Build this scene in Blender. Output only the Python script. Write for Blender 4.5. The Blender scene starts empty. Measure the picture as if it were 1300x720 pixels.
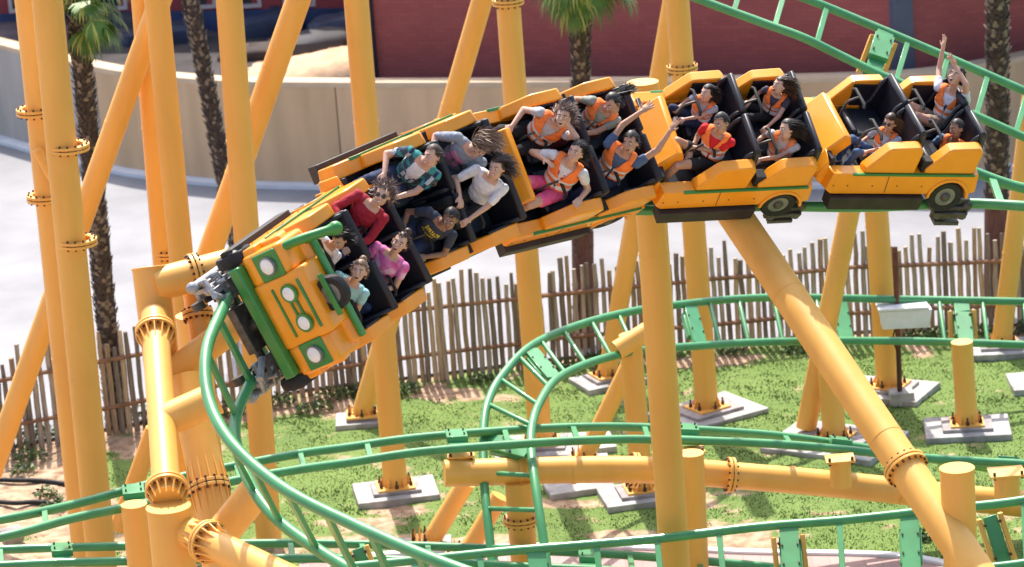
import bpy, bmesh, math, random
import numpy as np
from mathutils import Vector, Matrix, noise
from math import sin, cos, pi, radians as R, sqrt, atan2
random.seed(7)
SC = bpy.context.scene
COL = SC.collection
# ------------------------------------------------------------------ camera
F, PITCH, ROLL, CH = 4700.0, R(16.5), R(4.3), 17.0
FWD = Vector((0, cos(PITCH), -sin(PITCH)))
_r0 = Vector((1, 0, 0)); _u0 = Vector((0, sin(PITCH), cos(PITCH)))
CR = cos(ROLL)*_r0 - sin(ROLL)*_u0
CU = sin(ROLL)*_r0 + cos(ROLL)*_u0
CB = -FWD
CAMP = Vector((0, 0, CH))
cd = bpy.data.cameras.new('camera'); cam = bpy.data.objects.new('camera', cd); COL.objects.link(cam)
cd.sensor_width = 36; cd.lens = 36*F/1300; cd.clip_start = 1; cd.clip_end = 2000
cam.matrix_world = Matrix(((CR.x, CU.x, CB.x, CAMP.x), (CR.y, CU.y, CB.y, CAMP.y), (CR.z, CU.z, CB.z, CAMP.z), (0, 0, 0, 1)))
cd.dof.use_dof = True; cd.dof.focus_distance = 40; cd.dof.aperture_fstop = 1.9
SC.camera = cam
# ------------------------------------------------------------------ light
SUN_EL, SUN_AZ = R(57), R(-7)            # azimuth measured from +Y towards +X: the sun stands behind the scene
w = bpy.data.worlds.new('World'); SC.world = w; w.use_nodes = True
nt = w.node_tree; bg = nt.nodes['Background']
sky = nt.nodes.new('ShaderNodeTexSky'); sky.sky_type = 'NISHITA'; sky.sun_disc = False
sky.sun_elevation = SUN_EL; sky.sun_rotation = SUN_AZ; sky.dust_density = 4; sky.air_density = 1.0
nt.links.new(sky.outputs[0], bg.inputs[0]); bg.inputs[1].default_value = 0.15
sd = bpy.data.lights.new('sun', 'SUN'); sd.energy = 3.6; sd.angle = R(0.5); sd.color = (1, .94, .85)
sun = bpy.data.objects.new('sun', sd); COL.objects.link(sun)
sdir = Vector((sin(SUN_AZ)*cos(SUN_EL), cos(SUN_AZ)*cos(SUN_EL), sin(SUN_EL)))
sun.rotation_euler = sdir.to_track_quat('Z', 'Y').to_euler(); sun.location = (0, 60, 40)
SC.view_settings.view_transform = 'Standard'; SC.view_settings.look = 'None'
SC.view_settings.exposure = 0.97; SC.view_settings.gamma = 1
# ------------------------------------------------------------------ pixel helpers (turn a measured image point into a place)
def ray(px, py): return FWD + CR*((px-650)/F) - CU*((py-360)/F)
def pt(px, py, d): return CAMP + ray(px, py)*d
def gnd(px, py, z=0.0):
    r = ray(px, py); return CAMP + r*((z-CH)/r.z)
def at_y(px, py, Y):
    r = ray(px, py); return CAMP + r*(Y/r.y)
def cv(v): return CR*v[0] + CU*v[1] + CB*v[2]
def gdepth(py): return CH/(sin(PITCH) + (py-360)/F*cos(PITCH))
# ------------------------------------------------------------------ materials
MATS = {}
def mat(name, col, rough=.5, metal=0, noise_amt=0, nscale=8, col2=None, bump=0, bscale=None, coat=0, coords='Object', spec=.5, detail=4, stretch=None, ramp=(.35, .65)):
    if name in MATS: return MATS[name]
    m = bpy.data.materials.new(name); m.use_nodes = True; t = m.node_tree; b = t.nodes['Principled BSDF']
    b.inputs['Roughness'].default_value = rough; b.inputs['Metallic'].default_value = metal
    b.inputs['Specular IOR Level'].default_value = spec
    if coat: b.inputs['Coat Weight'].default_value = coat; b.inputs['Coat Roughness'].default_value = .12
    tc = t.nodes.new('ShaderNodeTexCoord'); mp = t.nodes.new('ShaderNodeMapping'); t.links.new(tc.outputs[coords], mp.inputs[0])
    if stretch: mp.inputs['Scale'].default_value = stretch
    if noise_amt or col2:
        n = t.nodes.new('ShaderNodeTexNoise'); n.inputs['Scale'].default_value = nscale; n.inputs['Detail'].default_value = detail
        t.links.new(mp.outputs[0], n.inputs[0])
        cr = t.nodes.new('ShaderNodeValToRGB'); cr.color_ramp.elements[0].position = ramp[0]; cr.color_ramp.elements[1].position = ramp[1]
        c2 = col2 or tuple(c*(1-noise_amt) for c in col)
        cr.color_ramp.elements[0].color = (*c2, 1); cr.color_ramp.elements[1].color = (*col, 1)
        t.links.new(n.outputs[0], cr.inputs[0]); t.links.new(cr.outputs[0], b.inputs['Base Color'])
    else: b.inputs['Base Color'].default_value = (*col, 1)
    if bump:
        n2 = t.nodes.new('ShaderNodeTexNoise'); n2.inputs['Scale'].default_value = bscale or nscale*4; n2.inputs['Detail'].default_value = 5
        t.links.new(mp.outputs[0], n2.inputs[0])
        bp = t.nodes.new('ShaderNodeBump'); bp.inputs['Strength'].default_value = bump; bp.inputs['Distance'].default_value = .02
        t.links.new(n2.outputs[0], bp.inputs['Height']); t.links.new(bp.outputs[0], b.inputs['Normal'])
    MATS[name] = m; return m
YEL = mat('yellow_paint', (.90, .47, .10), .48, col2=(.79, .385, .07), nscale=2.2, stretch=(1, 1, .22), ramp=(.3, .7), coat=.15, bump=.03, bscale=60)
YEL2 = mat('yellow_paint_ochre', (.84, .455, .10), .5, col2=(.72, .37, .07), nscale=2.4, stretch=(1, 1, .2), ramp=(.3, .7), bump=.03, bscale=50)  # slightly darker, duller ochre than the main yellow
CARY = mat('car_body_orange', (.93, .35, .014), .32, col2=(.88, .32, .012), nscale=3, coat=.35)
GRN = mat('green_paint', (.06, .30, .11), .42, col2=(.045, .235, .085), nscale=3, coat=.3)
CGRN = mat('car_trim_green', (.035, .24, .045), .38, coat=.25, noise_amt=.15, nscale=6)
BLK = mat('black_seat_shell', (.012, .014, .022), .42, noise_amt=.3, nscale=9, bump=.05, bscale=120)
BLKR = mat('black_rubber', (.018, .018, .02), .75, noise_amt=.4, nscale=14)
SKIRT = mat('black_skirt', (.016, .014, .014), .55, col2=(.035, .025, .022), nscale=5)
STEEL = mat('grey_steel', (.42, .42, .43), .42, .35, noise_amt=.4, nscale=12)
DSTEEL = mat('dark_greasy_steel', (.10, .095, .085), .5, .3, noise_amt=.5, nscale=14)
BOLT = mat('bolt_steel', (.09, .05, .035), .55, .5)
RIM = mat('wheel_rim_grey', (.24, .24, .25), .45, .4, noise_amt=.3, nscale=10)
LENS = mat('headlight_white', (.85, .86, .88), .25, coat=.5, noise_amt=.05, nscale=20)
CONC = mat('footing_concrete', (.50, .485, .475), .88, noise_amt=.45, nscale=3.5, bump=.25, bscale=30)
WOOD = [mat('picket_wood_%s' % n, c, .85, noise_amt=.45, nscale=6, stretch=(8, 8, .8), bump=.3, bscale=12) for n, c in
        (('grey', (.50, .42, .34)), ('brown', (.44, .31, .20)), ('tan', (.62, .47, .32)), ('dark', (.27, .22, .18)))]
RAILW = mat('fence_rail_wood', (.32, .17, .10), .85, noise_amt=.4, nscale=5, bump=.3)
# ------------------------------------------------------------------ mesh builder
MW = {}
def frame_from(zdir, hint=Vector((0, 0, 1))):
    z = zdir.normalized()
    if abs(z.dot(hint)) > .98: hint = Vector((1, 0, 0))
    x = hint.cross(z).normalized(); y = z.cross(x)
    return Matrix((x, y, z)).transposed()
class MB:
    def __init__(s): s.v = []; s.f = []; s.m = []
    def add(s, vs, fs, mi=0):
        o = len(s.v); s.v += [tuple(v) for v in vs]; s.f += [tuple(i+o for i in f) for f in fs]; s.m += [mi]*len(fs); return s
    def box(s, c, size, rot=None, mi=0, taper=1.0):
        c = Vector(c); hx, hy, hz = (a/2 for a in size); vs = []
        for z in (-1, 1):
            k = taper if z > 0 else 1
            for x, y in ((-1, -1), (1, -1), (1, 1), (-1, 1)):
                p = Vector((x*hx*k, y*hy*k, z*hz)); vs.append(c + (rot @ p if rot else p))
        return s.add(vs, [(3, 2, 1, 0), (4, 5, 6, 7), (0, 1, 5, 4), (1, 2, 6, 5), (2, 3, 7, 6), (3, 0, 4, 7)], mi)
    def tube(s, path, r, n=12, cap=True, mi=0, hint=Vector((0, 0, 1))):
        path = [Vector(p) for p in path]; k = len(path); rs = r if isinstance(r, (list, tuple)) else [r]*k
        vs = []; prev = None
        for i, p in enumerate(path):
            d = (path[min(i+1, k-1)] - path[max(i-1, 0)])
            if d.length < 1e-9: d = Vector((0, 0, 1))
            d.normalize()
            if prev is None: fr = frame_from(d, hint); x = fr.col[0].copy()
            else: x = (prev - d*prev.dot(d)).normalized()
            prev = x; y = d.cross(x)
            for j in range(n):
                a = 2*pi*j/n; vs.append(p + (x*cos(a) + y*sin(a))*rs[i])
        fs = [(i*n+j, i*n+(j+1) % n, (i+1)*n+(j+1) % n, (i+1)*n+j) for i in range(k-1) for j in range(n)]
        if cap: fs += [tuple(range(n-1, -1, -1)), tuple((k-1)*n+j for j in range(n))]
        return s.add(vs, fs, mi)
    def prism(s, poly, y0, y1, mi=0, ax='xz', inset=0.0):     # poly in the xz plane, extruded along y
        n = len(poly); cx = sum(p[0] for p in poly)/n; cz = sum(p[1] for p in poly)/n
        def q(p, y, k):
            a = cx+(p[0]-cx)*k; b = cz+(p[1]-cz)*k
            return (a, y, b) if ax == 'xz' else ((y, a, b) if ax == 'yz' else (a, b, y))
        vs = [q(p, y0, 1) for p in poly] + [q(p, y1, 1-inset) for p in poly]
        fs = [(i, (i+1) % n, n+(i+1) % n, n+i) for i in range(n)] + [tuple(range(n-1, -1, -1)), tuple(range(n, 2*n))]
        return s.add(vs, fs, mi)
    def ball(s, c, r, n=10, m=6, rot=None, mi=0):
        c = Vector(c); rr = r if isinstance(r, (tuple, list)) else (r, r, r); vs = []
        for i in range(m+1):
            t = pi*i/m
            for j in range(n):
                a = 2*pi*j/n; p = Vector((rr[0]*sin(t)*cos(a), rr[1]*sin(t)*sin(a), rr[2]*cos(t)))
                vs.append(c + (rot @ p if rot else p))
        fs = [(i*n+j, (i+1)*n+j, (i+1)*n+(j+1) % n, i*n+(j+1) % n) for i in range(m) for j in range(n)]
        return s.add(vs, fs, mi)
    def ring(s, c, axis, ro, ri, h, n=24, mi=0):
        fr = frame_from(Vector(axis)); c = Vector(c); vs = []
        for rr, z in ((ri, -h/2), (ro, -h/2), (ro, h/2), (ri, h/2)):
            for j in range(n): a = 2*pi*j/n; vs.append(c + fr @ Vector((rr*cos(a), rr*sin(a), z)))
        fs = [(k*n+j, k*n+(j+1) % n, ((k+1) % 4)*n+(j+1) % n, ((k+1) % 4)*n+j) for k in range(4) for j in range(n)]
        return s.add(vs, fs, mi)
    def mesh(s, name, mats, inv=None, angle=35):
        me = bpy.data.meshes.new(name)
        vs = [inv @ Vector(v) for v in s.v] if inv else s.v
        me.from_pydata(vs, [], s.f); mats = mats if isinstance(mats, (list, tuple)) else [mats]
        for m in mats: me.materials.append(m)
        if len(mats) > 1: me.polygons.foreach_set('material_index', s.m)
        me.validate(); bm = bmesh.new(); bm.from_mesh(me); bmesh.ops.recalc_face_normals(bm, faces=bm.faces); bm.to_mesh(me); bm.free()
        me.polygons.foreach_set('use_smooth', [True]*len(me.polygons)); me.set_sharp_from_angle(angle=R(angle))
        return me
    def build(s, name, mats, parent=None, world=False, bevel=0, **props):
        inv = MW[parent.name].inverted() if (parent is not None and world) else None
        o = bpy.data.objects.new(name, s.mesh(name, mats, inv)); COL.objects.link(o)
        if parent is not None: o.parent = parent; MW[o.name] = MW[parent.name].copy()
        else: MW[o.name] = Matrix.Identity(4)
        if bevel:
            b = o.modifiers.new('Bevel', 'BEVEL'); b.width = bevel; b.segments = 2; b.limit_method = 'ANGLE'; b.angle_limit = R(30); b.harden_normals = False
        for k, v in props.items(): o[k] = v
        return o
def empty(name, M, label, cat, group=None):
    o = bpy.data.objects.new(name, None); COL.objects.link(o); o.empty_display_size = .3
    M = M if isinstance(M, Matrix) else Matrix.Translation(Vector(M))
    o.matrix_world = M; MW[o.name] = M.copy(); o['label'] = label; o['category'] = cat
    if group: o['group'] = group
    return o
def cr_spline(P, t):                                       # catmull-rom through a list of equal-length tuples
    n = len(P); i = min(int(t), n-2); u = t-i
    p0, p1, p2, p3 = P[max(i-1, 0)], P[i], P[i+1], P[min(i+2, n-1)]
    return [.5*((2*b)+(-a+c)*u+(2*a-5*b+4*c-d)*u*u+(-a+3*b-3*c+d)*u**3) for a, b, c, d in zip(p0, p1, p2, p3)]
def struct(o): o['kind'] = 'structure'; return o
# ================================================================== the setting: ground, plaza, wall, terrace, building
def noise2(x, y, s, o=0): return noise.fractal(Vector((x*s, y*s, o)), 1, 2, 4)
def to_px(P):
    d = Vector(P) - CAMP; z = d.dot(FWD); return 650 + F*d.dot(CR)/z, 360 - F*d.dot(CU)/z
FB = [(-120, 600), (0, 577), (160, 548), (400, 500), (560, 482), (700, 463), (900, 444), (1100, 428), (1300, 419), (1420, 414)]
FBW = [gnd(*p) for p in FB]
def fence_y(x):
    for a, b in zip(FBW, FBW[1:]):
        if a.x <= x <= b.x: return a.y + (b.y-a.y)*(x-a.x)/(b.x-a.x)
    return FBW[0].y if x < FBW[0].x else FBW[-1].y
BARE = [(70, 600, 70, 14), (60, 625, 60, 10), (430, 520, 60, 14), (580, 500, 60, 9), (300, 520, 90, 18), (940, 455, 60, 9), (860, 462, 50, 7), (640, 505, 30, 8), (500, 648, 40, 10),
        (870, 640, 40, 14), (920, 690, 90, 8), (720, 640, 70, 8), (1060, 650, 50, 6), (20, 645, 60, 12), (560, 690, 90, 8), (450, 665, 60, 10), (780, 680, 60, 8)]
def bareness(x, y):
    px, py = to_px((x, y, 0)); b = 0
    for cx, cy, rx, ry in BARE: b = max(b, 1.15 - sqrt(((px-cx)/rx)**2 + ((py-cy)/ry)**2))
    n = noise2(x, y, .9)*.55 + noise2(x, y, 3.1, 5)*.35
    fe = max(0, 1-(fence_y(x)-y)/.9)*.5
    front = max(0, min(1, (py-560)/160))*.28 if px < 1000 else 0
    left = max(0, (330-px)/330)*.5
    return max(0, min(1, .8*b + n + fe*.9 + front + left + .02))
gx0, gx1, gy0, gy1, st = -9.5, 9.5, 42.0, 62.0, .11
nx = int((gx1-gx0)/st)+1; ny = int((gy1-gy0)/st)+1
gv = []; bare = []
for j in range(ny):
    for i in range(nx):
        x = gx0+i*st; y = gy0+j*st; b = bareness(x, y)
        edge = min(1, min(i, j, nx-1-i, ny-1-j)/6)
        gv.append((x, y, edge*(.035*noise2(x, y, .8, 9)+.03*noise2(x, y, 3, 2)*(.4+b)) if y < fence_y(x) else -.02*edge)); bare.append(b)
gf = [(j*nx+i, j*nx+i+1, (j+1)*nx+i+1, (j+1)*nx+i) for j in range(ny-1) for i in range(nx-1)]
# the sheet goes on to the horizon around the fine part
o = len(gv); BG = 900
gv += [(-BG, -BG, 0), (BG, -BG, 0), (BG, BG, 0), (-BG, BG, 0)]; bare += [.3]*4
c00, c10, c11, c01 = 0, nx-1, ny*nx-1, (ny-1)*nx
gf += [tuple([o, o+1]+[i for i in range(nx-1, -1, -1)]), tuple([o+1, o+2]+[(ny-1-j)*nx+nx-1 for j in range(ny)]),
       tuple([o+2, o+3]+[(ny-1)*nx+i for i in range(nx)]), tuple([o+3, o]+[j*nx for j in range(ny)])]
me = bpy.data.meshes.new('ground'); me.from_pydata(gv, [], gf)
at = me.attributes.new('bare', 'FLOAT', 'POINT'); at.data.foreach_set('value', bare)
me.polygons.foreach_set('use_smooth', [True]*len(me.polygons))
gm = bpy.data.materials.new('turf_and_sand'); gm.use_nodes = True; t = gm.node_tree; b = t.nodes['Principled BSDF']; b.inputs['Roughness'].default_value = .95
def N(t, k, **kw):
    n = t.nodes.new(k)
    for a, v in kw.items():
        if a in n.inputs: n.inputs[a].default_value = v
    return n
tc = N(t, 'ShaderNodeTexCoord'); an = N(t, 'ShaderNodeAttribute'); an.attribute_name = 'bare'
def ramp(t, src, stops):
    cr = t.nodes.new('ShaderNodeValToRGB'); t.links.new(src, cr.inputs[0]); e = cr.color_ramp.elements
    while len(e) < len(stops): e.new(.5)
    for k, (p, c) in enumerate(stops): e[k].position = p; e[k].color = (*c, 1)
    return cr.outputs[0]
def mix(t, fac, a, bb):
    m = t.nodes.new('ShaderNodeMix'); m.data_type = 'RGBA'; t.links.new(fac, m.inputs[0]) if not isinstance(fac, float) else setattr(m.inputs[0], 'default_value', fac)
    t.links.new(a, m.inputs[6]); t.links.new(bb, m.inputs[7]); return m.outputs[2]
def nz(t, s, d=5, co='Object', src=None):
    n = N(t, 'ShaderNodeTexNoise', Scale=s, Detail=d); t.links.new(src or tc.outputs[co], n.inputs[0]); return n.outputs[0]
g1 = ramp(t, nz(t, 1.1), [(.3, (.085, .15, .027)), (.5, (.12, .20, .037)), (.7, (.17, .25, .06))])
g2 = ramp(t, nz(t, 22), [(.3, (.09, .155, .03)), (.7, (.17, .25, .055))])
gg = mix(t, .5, g1, g2)
s1 = ramp(t, nz(t, 6), [(.3, (.22, .135, .08)), (.5, (.42, .28, .175)), (.75, (.54, .41, .29))])
fc = N(t, 'ShaderNodeMath'); fc.operation = 'ADD'; t.links.new(an.outputs['Fac'], fc.inputs[0])
nn = N(t, 'ShaderNodeMath'); nn.operation = 'MULTIPLY_ADD'; t.links.new(nz(t, 9), nn.inputs[0]); nn.inputs[1].default_value = .6; nn.inputs[2].default_value = -.3
t.links.new(nn.outputs[0], fc.inputs[1])
fr = ramp(t, fc.outputs[0], [(.28, (0, 0, 0)), (.5, (1, 1, 1))])
t.links.new(mix(t, fr, gg, s1), b.inputs['Base Color'])
bp = N(t, 'ShaderNodeBump', Strength=.7, Distance=.03); t.links.new(nz(t, 30), bp.inputs['Height']); t.links.new(bp.outputs[0], b.inputs['Normal'])
me.materials.append(gm); go = bpy.data.objects.new('ground', me); COL.objects.link(go); struct(go)
# grass tufts: one blade fan each
rng = np.random.default_rng(3); NB = 230000
xs = rng.uniform(-7.6, 8.0, NB); ys = rng.uniform(43.5, 59.5, NB)
barr = np.array(bare[:nx*ny]).reshape(ny, nx)
ii = ((xs-gx0)/st).astype(int); jj = ((ys-gy0)/st).astype(int); bb_ = barr[jj, ii]
fy = np.interp(xs, [p.x for p in FBW], [p.y for p in FBW])
cl = np.array([noise.noise(Vector((x*2.2, y*2.2, 3))) for x, y in zip(xs, ys)])
keep = (ys < fy-.05) & (bb_ + rng.uniform(-.12, .22, NB) < .38) & (rng.uniform(0, 1, NB) < .8+.35*cl + .3*(xs > 1.0))
xs, ys, cl, bb_ = xs[keep], ys[keep], cl[keep], bb_[keep]; n = len(xs)
h = rng.uniform(.012, .034, n)*(1+.8*np.clip(cl, -.5, 1)); a = rng.uniform(0, 2*pi, n); wd = rng.uniform(.006, .014, n)
lx = rng.normal(0, .45, n)*h; ly = rng.normal(0, .45, n)*h
gz = np.array([gv[j*nx+i][2] for i, j in zip(((xs-gx0)/st).astype(int), ((ys-gy0)/st).astype(int))])-.005
V = np.zeros((n, 3, 3)); V[:, 0] = np.stack([xs-wd*np.cos(a), ys-wd*np.sin(a), gz], 1); V[:, 1] = np.stack([xs+wd*np.cos(a), ys+wd*np.sin(a), gz], 1)
V[:, 2] = np.stack([xs+lx, ys+ly, gz+h], 1)
me = bpy.data.meshes.new('grass'); me.vertices.add(3*n); me.vertices.foreach_set('co', V.reshape(-1))
me.loops.add(3*n); me.loops.foreach_set('vertex_index', np.arange(3*n, dtype=np.int32)); me.polygons.add(n)
me.polygons.foreach_set('loop_start', np.arange(0, 3*n, 3, dtype=np.int32))
sel = np.zeros(n, dtype=np.int32); u = rng.uniform(0, 1, n)+bb_*.8; sel[u > .45] = 1; sel[u > .85] = 2
for nm, c in (('grass_deep_green', (.095, .18, .03)), ('grass_light_green', (.15, .25, .045)), ('grass_dry', (.24, .28, .085))):
    m = mat(nm, c, .75, noise_amt=.35, nscale=3)
    m.node_tree.nodes['Principled BSDF'].inputs['Subsurface Weight'].default_value = 0
    me.materials.append(m)
me.polygons.foreach_set('material_index', sel); me.update(); me.validate()
go = bpy.data.objects.new('grass', me); COL.objects.link(go); go['kind'] = 'stuff'; go['label'] = 'short patchy lawn of green and dry grass blades between the footings'
# plaza (pale paving between fence and wall)
WB = [(-60, 160), (0, 177), (80, 200), (160, 219), (240, 230), (320, 236), (470, 239), (620, 240), (860, 240), (1050, 237), (1160, 233), (1240, 222), (1310, 208), (1400, 186)]
WBW = [gnd(*p) for p in WB]
WH = 1.95
def resample(P, step):
    out = [P[0].copy()]; acc = 0
    PP = [Vector(cr_spline([tuple(p) for p in P], k*(len(P)-1)/400)) for k in range(401)]
    out = [PP[0]]; acc = 0
    for a, b in zip(PP, PP[1:]):
        acc += (b-a).length
        if acc >= step: out.append(b); acc = 0
    out.append(PP[-1]); return out
WL = resample(WBW, .35)
pv = []; pf = []
front = [Vector((p.x*1.0, p.y+.25, .03)) for p in FBW]
mb = MB()
K = 40
def lerp_poly(P, t):
    f = t*(len(P)-1); i = min(int(f), len(P)-2); return P[i].lerp(P[i+1], f-i)
for k in range(K):
    a0, a1 = lerp_poly(front, k/K), lerp_poly(front, (k+1)/K); b0, b1 = lerp_poly(WBW, k/K), lerp_poly(WBW, (k+1)/K)
    mb.add([(a0.x, a0.y, .03), (a1.x, a1.y, .03), (b1.x, b1.y+.3, .03), (b0.x, b0.y+.3, .03)], [(0, 1, 2, 3)])
for P0, P1, Q0, Q1 in ((front[0], WBW[0], -60, None), (front[-1], WBW[-1], 60, None)):
    mb.add([(P0.x, P0.y, .03), (P1.x, P1.y+.3, .03), (Q0, P1.y-6, .03), (Q0, P0.y-14, .03)], [(0, 1, 2, 3)])
pm = mat('plaza_paving', (.26, .262, .28), .8, col2=(.205, .207, .225), nscale=.8, bump=.15, bscale=40)
struct(mb.build('plaza_paving', pm))
# kerb along the wall foot
def ribbon(mb, P, off0, off1, z0, z1, mi=0):
    L = []
    for i, p in enumerate(P):
        d = (P[min(i+1, len(P)-1)]-P[max(i-1, 0)]); d.z = 0; d.normalize(); nrm = Vector((d.y, -d.x, 0))   # towards the camera
        L.append((p, nrm))
    vs = []
    for p, nn_ in L:
        for off, z in ((off0, z0), (off1, z0), (off1, z1), (off0, z1)):
            q = p+nn_*off; vs.append((q.x, q.y, z))
    n = len(L); fs = [(i*4+k, i*4+(k+1) % 4, (i+1)*4+(k+1) % 4, (i+1)*4+k) for i in range(n-1) for k in range(4)] + [(3, 2, 1, 0), ((n-1)*4, (n-1)*4+1, (n-1)*4+2, (n-1)*4+3)]
    mb.add(vs, fs, mi)
mb = MB(); ribbon(mb, WL, .002, .27, .0, .10)
struct(mb.build('kerb', mat('white_kerb', (.80, .80, .82), .7, noise_amt=.12, nscale=2)))
# curved retaining wall: cast panels with open joints and a coping
wr = empty('retaining_wall', WL[0], 'long curved beige concrete retaining wall with pale coping behind the plaza', 'wall')
wmats = [mat('wall_concrete_%d' % i, c, .9, noise_amt=.16, nscale=1.2, stretch=(2.5, 2.5, .35), bump=.15, bscale=26) for i, c in enumerate([(.68, .455, .265), (.655, .44, .255), (.70, .47, .28)])]
wgrey = mat('wall_concrete_grey', (.47, .425, .385), .9, noise_amt=.15, nscale=1.2, stretch=(2.5, 2.5, .35), bump=.15, bscale=26)
i = 0; pw = 14; pi_ = 0
while i < len(WL)-1:
    j = min(i+pw, len(WL)-1); seg = [p.copy() for p in WL[i:j+1]]
    if len(seg) > 1:
        seg[0] = seg[0].lerp(seg[1], .035); seg[-1] = seg[-1].lerp(seg[-2], .035)
        m_ = MB(); ribbon(m_, seg, -.2, 0, 0, WH-.1)
        pxm = to_px(seg[0])[0]
        m_.build('wall_panel', wgrey if pxm < 30 else wmats[pi_ % 3], wr, world=True)
    i = j; pi_ += 1
m_ = MB(); ribbon(m_, WL, -.17, -.04, 0, WH-.12); m_.build('wall_core', mat('joint_dark', (.22, .18, .15), .9), wr, world=True)
m_ = MB(); ribbon(m_, WL, -.34, .012, WH-.1, WH); m_.build('coping', mat('coping_concrete', (.64, .48, .32), .85, noise_amt=.15, nscale=2), wr, world=True, bevel=.012)
# terrace behind the wall
TZ = 1.62
mb = MB(); n = len(WL)
for k in range(n-1):
    a0, a1 = WL[k], WL[k+1]
    mb.add([(a0.x, a0.y+.25, TZ), (a1.x, a1.y+.25, TZ), (a1.x, a1.y+4, TZ), (a0.x, a0.y+4, TZ), (a1.x, 200, TZ), (a0.x, 200, TZ)], [(0, 1, 2, 3), (3, 2, 4, 5)])
struct(mb.build('terrace_ground', mat('dark_gravel_soil', (.06, .05, .05), .95, noise_amt=.5, nscale=1.4, bump=.5, bscale=9)))
# sand bank behind the wall
def mound(name, cx, cy, rx, ry, hh, m, seed=0, peak=.8, z0=TZ):
    vs = []; fs = []; A, B = 40, 20
    for i in range(A+1):
        for j in range(B+1):
            u = i/A*2-1; v = j/B*2-1
            prof = max(0, 1-(abs(u-(peak-.0)*(1 if u < peak else 1))/(1+peak if u < peak else max(.05, 1-peak)))**1.25)*max(0, 1-v*v)**.6
            vs.append((cx+u*rx, cy+v*ry, z0-.03+hh*prof*(1+.12*noise2(u*3, v*3, 1, seed))+.03*noise2(u*9, v*9, 1, seed)))
    for i in range(A):
        for j in range(B): fs.append((i*(B+1)+j, (i+1)*(B+1)+j, (i+1)*(B+1)+j+1, i*(B+1)+j+1))
    mm = MB().add(vs, fs); o = mm.build(name, m); return o
SAND = mat('orange_sand', (.66, .43, .27), .95, noise_amt=.22, nscale=2.5, bump=.4, bscale=14)
sp = gnd(395, 97, TZ); struct(mound('sand_bank', sp.x+.1, sp.y+.7, 1.5, .9, .42, SAND, 4, peak=.85))
sp = gnd(90, 66, TZ); struct(mound('soil_bank', sp.x-1.2, sp.y+1.4, 4.2, 1.1, .38, mat('dark_soil', (.16, .12, .12), .95, noise_amt=.4, nscale=2, bump=.5, bscale=8), 8, peak=.1))
# red building, main block: cladding panels, corner pilasters, base
def brickmat(name, c1, c2, mortar):
    m = bpy.data.materials.new(name); m.use_nodes = True; t = m.node_tree; b = t.nodes['Principled BSDF']; b.inputs['Roughness'].default_value = .85
    tcn = t.nodes.new('ShaderNodeTexCoord'); sep = t.nodes.new('ShaderNodeSeparateXYZ'); cmb = t.nodes.new('ShaderNodeCombineXYZ'); t.links.new(tcn.outputs['Object'], sep.inputs[0])
    t.links.new(sep.outputs[0], cmb.inputs[0]); t.links.new(sep.outputs[2], cmb.inputs[1])
    br = t.nodes.new('ShaderNodeTexBrick'); t.links.new(cmb.outputs[0], br.inputs[0]); br.inputs['Scale'].default_value = 4.2
    br.inputs['Color1'].default_value = (*c1, 1); br.inputs['Color2'].default_value = (*c2, 1); br.inputs['Mortar'].default_value = (*mortar, 1); br.inputs['Mortar Size'].default_value = .012
    br.inputs['Brick Width'].default_value = .9; br.inputs['Row Height'].default_value = .32
    n = t.nodes.new('ShaderNodeTexNoise'); n.inputs['Scale'].default_value = .6; t.links.new(tcn.outputs['Object'], n.inputs[0])
    hs = t.nodes.new('ShaderNodeHueSaturation'); mr = t.nodes.new('ShaderNodeMapRange'); mr.inputs[3].default_value = .8; mr.inputs[4].default_value = 1.2
    t.links.new(n.outputs[0], mr.inputs[0]); t.links.new(mr.outputs[0], hs.inputs['Value']); t.links.new(br.outputs[0], hs.inputs['Color']); t.links.new(hs.outputs[0], b.inputs['Base Color'])
    bp = t.nodes.new('ShaderNodeBump'); bp.inputs['Strength'].default_value = .4; t.links.new(br.outputs['Fac'], bp.inputs['Height']); bp.invert = True; t.links.new(bp.outputs[0], b.inputs['Normal'])
    return m
RED = brickmat('red_cladding', (.38, .095, .085), (.33, .08, .075), (.25, .06, .06))
SLATE = mat('slate_blue_trim', (.10, .115, .16), .7, noise_amt=.15, nscale=3)
A = gnd(481, 99, TZ); B = gnd(1140, 103, TZ); Cc = gnd(1480, 30, TZ)
bld = empty('red_brick_building', A, 'large red brick clad building with slate blue corner pilasters behind the retaining wall', 'building')
def wallseg(mb, P, Q, z0, z1, th, mi=0, t0=0, t1=1, push=0):
    d = (Q-P).normalized(); nrm = Vector((-d.y, d.x, 0)); a = P.lerp(Q, t0); b = P.lerp(Q, t1); vs = []
    for z in (z0, z1):
        for q, o_ in ((a, push), (b, push), (b, th), (a, th)): r = q+nrm*o_; vs.append((r.x, r.y, z))
    mb.add(vs, [(3, 2, 1, 0), (4, 5, 6, 7), (0, 1, 5, 4), (1, 2, 6, 5), (2, 3, 7, 6), (3, 0, 4, 7)], mi)
for k in range(1):
    m_ = MB(); wallseg(m_, A, B, TZ-.3, 4.3, .4); m_.build('wall_panel', RED, bld, world=True)
m_ = MB(); wallseg(m_, B, Cc, TZ-.3, 4.3, .4, t0=.055, t1=1); m_.build('wall_panel', RED, bld, world=True)
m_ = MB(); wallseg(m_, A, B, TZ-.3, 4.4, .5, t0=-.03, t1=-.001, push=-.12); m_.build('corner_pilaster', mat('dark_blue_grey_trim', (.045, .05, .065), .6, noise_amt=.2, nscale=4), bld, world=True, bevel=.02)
m_ = MB(); wallseg(m_, B, Cc, TZ-.3, 4.4, .5, t0=-.012, t1=.054, push=-.1); m_.build('corner_pilaster', SLATE, bld, world=True, bevel=.02)
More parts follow.
